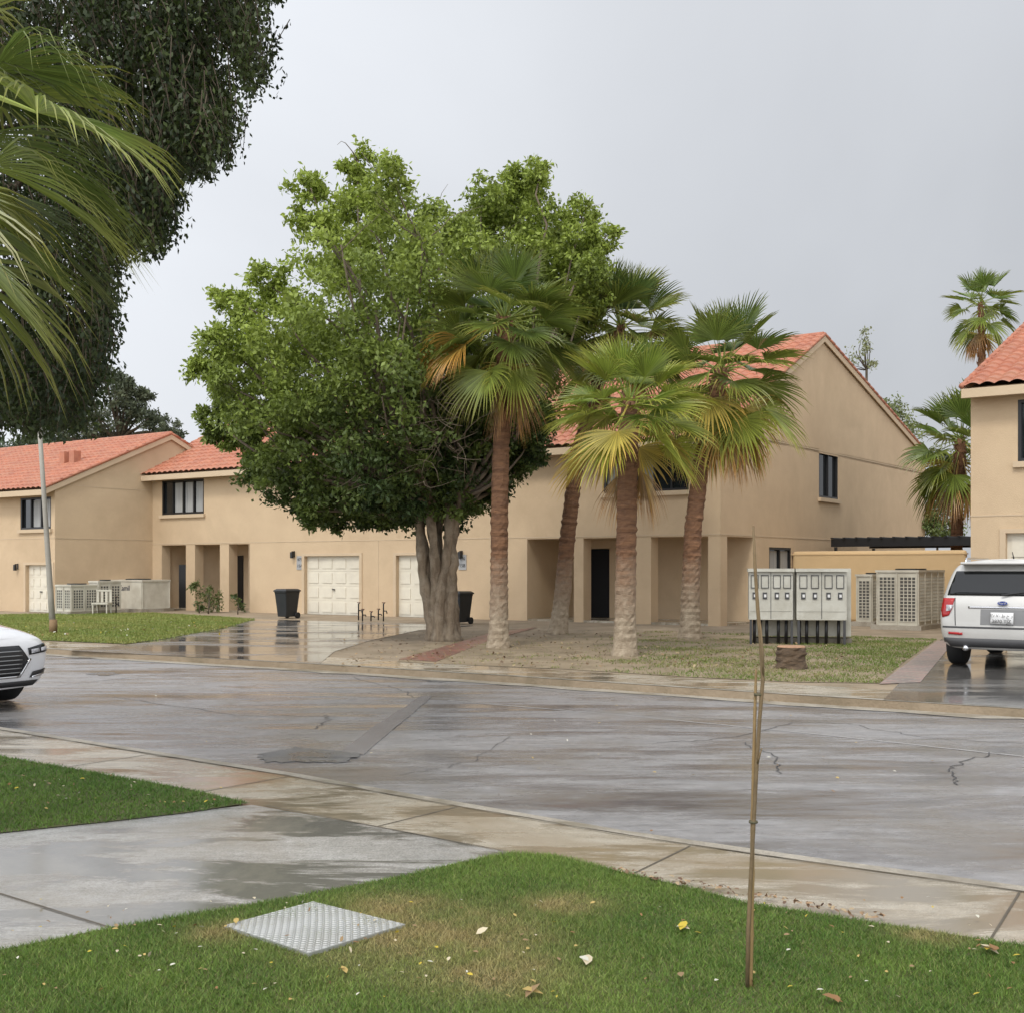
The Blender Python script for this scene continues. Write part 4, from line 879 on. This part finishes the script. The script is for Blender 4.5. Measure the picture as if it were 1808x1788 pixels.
# ------------------------------------------------ cars
def make_car(label,origin,head,Lc,Wc,Hc,paint):
    e=thing('parked_car',origin,label,'car');e.rotation_euler=(0,0,math.atan2(head[1],head[0]))
    hw=Wc/2;k=Hc/1.8
    prof=lambda f:[(0,.34),(.80*f,.30),(.95*f,.40),(1.*f,.72),(.985*f,1.0),(.965*f,1.14),(.86*f,1.60),(.72*f,1.755),(0,1.80)]
    rings=[]
    y=prof(.95);xs=[.12,.08,.02,.0,.05,.09,.30,.44,.36];rings.append([(xs[i],y[i][0]*hw/1.,y[i][1]*k) for i in range(9)])
    y=prof(.992);xs=[.30,.26,.10,.08,.12,.16,.38,.52,.48];rings.append([(xs[i],y[i][0]*hw,y[i][1]*k) for i in range(9)])
    for x in(.8,1.6,2.6): y=prof(1.);rings.append([(x,p[0]*hw,p[1]*k) for p in y])
    y=prof(1.);xs=[3.3,3.3,3.3,3.3,3.3,3.25,2.95,2.9,2.85];zz=[0,0,0,0,0,0,-.02,-.03,-.03];rings.append([(xs[i],y[i][0]*hw,(y[i][1]+zz[i])*k) for i in range(9)])
    rings.append([(x,a*hw,b*k) for x,a,b in zip([3.8,3.8,3.8,3.8,3.8,3.8,3.72,3.68,3.62],[0,.8,.95,1.,.98,.94,.80,.66,0],[.34,.3,.4,.72,1.0,1.07,1.13,1.17,1.2])])
    rings.append([(x,a*hw,b*k) for x,a,b in zip([4.55]*9,[0,.78,.93,.97,.95,.9,.72,.55,0],[.34,.3,.4,.72,.92,.99,1.07,1.09,1.11])])
    rings.append([(x,a*hw,b*k) for x,a,b in zip([4.86,4.86,4.88,4.92,4.9,4.86,4.8,4.8,4.82],[0,.72,.86,.91,.89,.83,.66,.5,0],[.34,.26,.36,.7,.86,.95,1.0,1.02,1.04])])
    rings.append([(x,a*hw,b*k) for x,a,b in zip([4.93,4.95,4.99,5.04,5.03,4.99,4.95,4.95,4.96],[0,.6,.7,.76,.74,.68,.52,.4,0],[.30,.26,.36,.68,.80,.9,.94,.96,.97])])
    sc=Lc/5.04
    m=MB();n=9;loop=2*n-2
    for r in rings:
        m.v+=[(x*sc,y,z) for x,y,z in r]+[(x*sc,-y,z) for x,y,z in r[1:-1]][::-1]
    for i in range(len(rings)-1):
        for j in range(loop):
            j2=(j+1)%loop;m.f.append((i*loop+j,i*loop+j2,(i+1)*loop+j2,(i+1)*loop+j))
    for o_ in(0,(len(rings)-1)*loop):
        L_=[o_+i for i in range(n)];R_=[o_]+[o_+loop-i for i in range(1,n-1)]+[o_+n-1]
        for i in range(n-1):
            q=[L_[i],L_[i+1],R_[i+1],R_[i]];q=list(dict.fromkeys(q));m.f.append(tuple(q))
    b=mk('body',m,paint,e,True,local=True);sb=b.modifiers.new('s','SUBSURF');sb.levels=3;sb.render_levels=3
    dg=bpy.context.evaluated_depsgraph_get();dg.update();me=bpy.data.meshes.new_from_object(b.evaluated_get(dg));b.modifiers.clear();b.data=me
    me.polygons.foreach_set('use_smooth',[True]*len(me.polygons))
    bv=BVHTree.FromPolygons([v.co.copy() for v in me.vertices],[tuple(p.vertices) for p in me.polygons])
    def patch(name,pl,face,mat,off=.006,th=.008,parent=b,step=.05):
        bm=bmesh.new();A=np.array(pl);lo=A.min(0);hi=A.max(0);nx=max(1,int((hi[0]-lo[0])/step));ny=max(1,int((hi[1]-lo[1])/step))
        vv=[[bm.verts.new((lo[0]+(hi[0]-lo[0])*i/nx,lo[1]+(hi[1]-lo[1])*j/ny,0)) for j in range(ny+1)] for i in range(nx+1)]
        for i in range(nx):
            for j in range(ny): bm.faces.new((vv[i][j],vv[i+1][j],vv[i+1][j+1],vv[i][j+1]))
        ar=sum(pl[i][0]*pl[(i+1)%len(pl)][1]-pl[(i+1)%len(pl)][0]*pl[i][1] for i in range(len(pl)))
        pp=pl if ar>0 else pl[::-1]
        for i in range(len(pp)):
            a=Vector((*pp[i],0));c=Vector((*pp[(i+1)%len(pp)],0));d=c-a
            bmesh.ops.bisect_plane(bm,geom=bm.verts[:]+bm.edges[:]+bm.faces[:],plane_co=a,plane_no=Vector((d.y,-d.x,0)),clear_outer=True)
        kill=[]
        for v in bm.verts:
            a,z=v.co.x,v.co.y
            o_,d_={'r':((-3,a,z),(1,0,0)),'f':((9,a,z),(-1,0,0)),'L':((a,5,z),(0,-1,0)),'R':((a,-5,z),(0,1,0)),'t':((a,z,5),(0,0,-1))}[face]
            h_=bv.ray_cast(Vector(o_),Vector(d_))
            if h_[0] is None: kill.append(v);continue
            nn=h_[1] if h_[1].dot(Vector(d_))<0 else -h_[1];v.co=h_[0]+nn*off
        bmesh.ops.delete(bm,geom=kill,context='VERTS')
        me2=bpy.data.meshes.new(name);bm.to_mesh(me2);bm.free();me2.materials.append(mat);me2.polygons.foreach_set('use_smooth',[True]*len(me2.polygons))
        o2=bpy.data.objects.new(name,me2);col.objects.link(o2);o2.parent=parent
        if th: s=o2.modifiers.new('s','SOLIDIFY');s.thickness=th;s.offset=0
        return o2
    for f in('L','R'):
        for q in([(.58,1.19),(1.35,1.17),(1.35,1.56),(.76,1.55)],[(1.42,1.17),(2.25,1.16),(2.25,1.58),(1.42,1.57)],[(2.33,1.16),(3.18,1.14),(2.95,1.42),(2.75,1.56),(2.33,1.58)]):
            patch('side_window',[(x*sc,z*k) for x,z in q],f,CGL)
        for xx in(.98,3.98):
            patch('wheel_arch',[(xx*sc+.46*math.cos(t),.38+.46*math.sin(t)) for t in np.linspace(0,2*math.pi,21)[:-1]],f,CLAD,.004,0)
        patch('sill_cladding',[(.3*sc,.34),(4.7*sc,.34),(4.7*sc,.46),(.3*sc,.46)],f,CLAD,.003,0)
        patch('door_gap',[(2.28*sc,.5),(2.295*sc,.5),(2.295*sc,1.12),(2.28*sc,1.12)],f,CLAD,.003,0)
        patch('door_gap',[(1.38*sc,.5),(1.395*sc,.5),(1.395*sc,1.12),(1.38*sc,1.12)],f,CLAD,.003,0)
    for xx in(.98,3.98):
        for sd in(1,-1):
            y1=sd*(hw+.0);y0=sd*(hw-.26);wm_=MB();c0=Vector((xx*sc,0,.37))
            wm_.tube([c0+Vector((0,y,0)) for y in(y0,y0+sd*.03,y1-sd*.03,y1)],[.33,.37,.37,.345],28);wh=mk('wheel',wm_,TYRE,e,True,local=True)
            mk('rim',MB().tube([c0+Vector((0,y,0)) for y in(y1+sd*.001,y1+sd*.012)],[.25,.245],24),CLAD,wh,local=True);r=MB()
            for i in range(5):
                an=2*math.pi*i/5+.2;dv=Vector((math.cos(an),0,math.sin(an)));pv=Vector((-dv.z,0,dv.x));a=c0+Vector((0,y1+sd*.02,0))
                r.add([a+pv*.04+dv*.03,a-pv*.04+dv*.03,a-pv*.025+dv*.235,a+pv*.025+dv*.235],[(0,1,2,3)])
            r.tube([c0+Vector((0,y1+sd*.013,0)),c0+Vector((0,y1+sd*.03,0))],[.06,.05],12);mk('rim_spokes',r,STEEL,wh,local=True)
    for sd in(1,-1):
        mm=MB();W=lambda a,z,d:(a,sd*d,z);mm.box(W,2.95*sc,3.12*sc,1.08*k,1.27*k,hw+.01,hw+.24);mk('wing_mirror',mm,paint,e,True,local=True,bevel=.03)
    patch('windscreen',[(-.74*hw,1.21*k),(.74*hw,1.21*k),(.64*hw,1.68*k),(-.64*hw,1.68*k)],'f',CGL)
    return e,b,patch,k,hw,sc
D=18.2;ph=Vector((.56,.83,0)).normalized()
rl=Vector(((1656-CX)/F*D,D,0));right=Vector((ph.y,-ph.x,0));orig=rl+right*.96;orig.z=0.008
e,b,patch,k,hw,sc=make_car('silver suv parked on a wet driveway, rear view',orig,ph,5.0,1.96,1.76,SILV)
def S(pl): return [(y*hw,z*k) for y,z in pl]
patch('rear_window',S([(-.86,1.19),(.86,1.19),(.85,1.26),(.76,1.58),(-.76,1.58),(-.85,1.26)]),'r',CGL,.008)
patch('bumper_cladding',S([(-.9,.36),(.9,.36),(.9,.50),(-.9,.50)]),'r',CLAD,.006)
patch('bumper_top',S([(-.92,.66),(.92,.66),(.92,.69),(-.92,.69)]),'r',CLAD,.004,0)
patch('tailgate_gap',S([(-.72,.70),(-.705,.70),(-.73,1.15),(-.745,1.15)]),'r',CLAD,.004,0);patch('tailgate_gap',S([(.72,.70),(.705,.70),(.73,1.15),(.745,1.15)]),'r',CLAD,.004,0)
patch('chrome_strip',S([(-.52,.985),(.52,.985),(.52,1.015),(-.52,1.015)]),'r',CHR,.012)
patch('plate_recess',S([(-.33,.72),(.33,.72),(.33,.97),(-.33,.97)]),'r',M('recess_paint',(.22,.22,.22)),.003,0)
for sd in(1,-1):
    patch('tail_light',S([(sd*.74,1.14),(sd*.92,1.14),(sd*.945,.95),(sd*.92,.83),(sd*.82,.86),(sd*.77,.97)]),'r',RED,.012)
    patch('reverse_light',S([(sd*.75,1.03),(sd*.86,1.03),(sd*.86,.93),(sd*.79,.94)]),'r',AMB,.02)
    patch('reflector',S([(sd*.60,.55),(sd*.82,.56),(sd*.82,.60),(sd*.60,.59)]),'r',RED,.012)
patch('number_plate',S([(-.17,.74),(.17,.74),(.17,.92),(-.17,.92)]),'r',WHT,.03,.008)
for s_,zz,sz in(('3870 TJZ',.785,.075),('٣٨٧٠ ط ح ر',.875,.07)):
    textobj(s_,sz,BLACK,b,(-.040,0,zz*k),(0,-1,0),(0,0,1),local=True)
cc_=np.linspace(0,2*math.pi,25)[:-1]
ob=MB();ob.add([(.045,math.cos(t)*.072,1.075*k+math.sin(t)*.03) for t in cc_]+[(.0,math.cos(t)*.072,1.075*k+math.sin(t)*.03) for t in cc_],[tuple(range(24)),tuple(range(24,48))]+[(i,(i+1)%24,24+(i+1)%24,24+i) for i in range(24)])
em=mk('badge',ob,BLUE,b,local=True);em.location=(.03,0,0)
textobj('Ford',.055,CHR,b,(.026,0,1.075*k),(0,-1,0),(0,0,1),local=True)
mk('spoiler',MB().box(lambda a,z,d:(d,a,z),-.68*hw,.68*hw,1.69*k,1.735*k,.20,.62),SILV,b,True,local=True,bevel=.018)
for sd in(1,-1):
    mk('roof_rail',MB().tube([(.85,sd*.74*hw,1.71*k),(.95,sd*.74*hw,1.80*k),(2.6,sd*.74*hw,1.80*k),(2.8,sd*.74*hw,1.70*k)],[.02]*4,8),CHR,e,True,local=True)
    mk('exhaust_pipe',MB().tube([(.02,sd*.55,.33),(.3,sd*.55,.33)],[.045,.045],12),CHR,e,True,local=True)
mk('wiper',MB().tube([(.07,.02,1.20*k),(.12,-.3,1.25*k),(.15,-.45,1.27*k)],[.012,.01,.006],6),BLACK,b,local=True)
mk('aerial',MB().tube([(1.0,0,1.76*k),(.85,0,1.90*k)],[.012,.006],6),BLACK,b,local=True)
hd=Vector((.84,-.54,0)).normalized();lf=Vector((-hd.y,hd.x,0));fc=Vector(((80-CX)/F*14.0,14.0,0))-lf*.80;orig=fc-hd*4.95;orig.z=-.094
e,b,patch,k,hw,sc=make_car('white crossover car standing on the wet road',orig,hd,5.04,1.94,1.60,WHITEP)
GRL=M('grille_dark',(.02,.02,.022),None,5,.3)
patch('grille',S([(-.42,.86),(-.54,.68),(-.42,.46),(.42,.46),(.54,.68),(.42,.86)]),'f',GRL,.008)
for i in range(6):
    z=.50+i*.056;patch('grille_bar',S([(-.44,z),(.44,z),(.44,z+.012),(-.44,z+.012)]),'f',STEEL,.022,.006)
patch('grille_surround',S([(-.42,.435),(.42,.435),(.42,.46),(-.42,.46)]),'f',CHR,.02)
for sd in(1,-1):
    patch('grille_surround',S([(sd*.40,.435),(sd*.43,.435),(sd*.57,.68),(sd*.545,.69)]),'f',CHR,.022)
    patch('headlight',S([(sd*.54,.82),(sd*.55,.73),(sd*.86,.76),(sd*.91,.87),(sd*.80,.87)]),'f',CGL,.010)
    patch('headlight_lens',S([(sd*.58,.80),(sd*.58,.75),(sd*.70,.765),(sd*.70,.81)]),'f',AMB,.020)
    patch('headlight_lens',S([(sd*.73,.81),(sd*.73,.77),(sd*.84,.785),(sd*.84,.83)]),'f',AMB,.020)
    patch('fog_light_recess',S([(sd*.58,.42),(sd*.82,.47),(sd*.84,.53),(sd*.62,.50)]),'f',GRL,.010)
    patch('fog_light',S([(sd*.60,.42),(sd*.80,.455),(sd*.80,.475),(sd*.60,.44)]),'f',CHR,.018)
patch('lower_intake',S([(-.66,.31),(.66,.31),(.72,.38),(-.72,.38)]),'f',GRL,.008)
# ------------------------------------------------ world, light, camera
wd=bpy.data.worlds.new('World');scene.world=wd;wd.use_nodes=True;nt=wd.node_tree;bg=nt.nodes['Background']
sky=nt.nodes.new('ShaderNodeTexSky');sky.sky_type='NISHITA';sky.sun_disc=False;sky.sun_elevation=math.radians(52);sky.sun_rotation=math.radians(200);sky.dust_density=5
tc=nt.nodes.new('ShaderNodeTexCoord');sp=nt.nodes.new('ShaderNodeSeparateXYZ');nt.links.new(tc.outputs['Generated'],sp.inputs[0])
def ma(op,a,b_,c=None):
    n_=nt.nodes.new('ShaderNodeMath');n_.operation=op
    for i,v in enumerate((a,b_,c)):
        if v is None: continue
        if isinstance(v,(int,float)): n_.inputs[i].default_value=v
        else: nt.links.new(v,n_.inputs[i])
    return n_.outputs[0]
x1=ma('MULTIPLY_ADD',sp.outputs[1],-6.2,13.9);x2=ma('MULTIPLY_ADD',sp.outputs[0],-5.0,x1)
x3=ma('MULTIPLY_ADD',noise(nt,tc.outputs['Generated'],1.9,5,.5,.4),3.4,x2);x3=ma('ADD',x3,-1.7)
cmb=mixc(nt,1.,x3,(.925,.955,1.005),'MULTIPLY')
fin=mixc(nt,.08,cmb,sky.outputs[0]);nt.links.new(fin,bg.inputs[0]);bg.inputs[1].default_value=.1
sl=bpy.data.lights.new('sun','SUN');sl.energy=1.5;sl.angle=math.radians(12);sl.color=(1,.95,.87);so=bpy.data.objects.new('sun',sl);col.objects.link(so)
dirn=Vector((math.sin(math.radians(200))*math.cos(math.radians(52)),math.cos(math.radians(200))*math.cos(math.radians(52)),math.sin(math.radians(52))))
so.rotation_euler=dirn.to_track_quat('Z','Y').to_euler()
cam=bpy.data.cameras.new('camera');co=bpy.data.objects.new('camera',cam);col.objects.link(co);scene.camera=co
co.location=(0,0,H);co.rotation_euler=(math.radians(90),0,0);cam.sensor_width=36;cam.lens=36*F/1808;cam.shift_y=(HY-894)/1808;cam.clip_start=.05;cam.clip_end=3000
scene.view_settings.view_transform='Standard';scene.view_settings.look='None';scene.view_settings.exposure=0
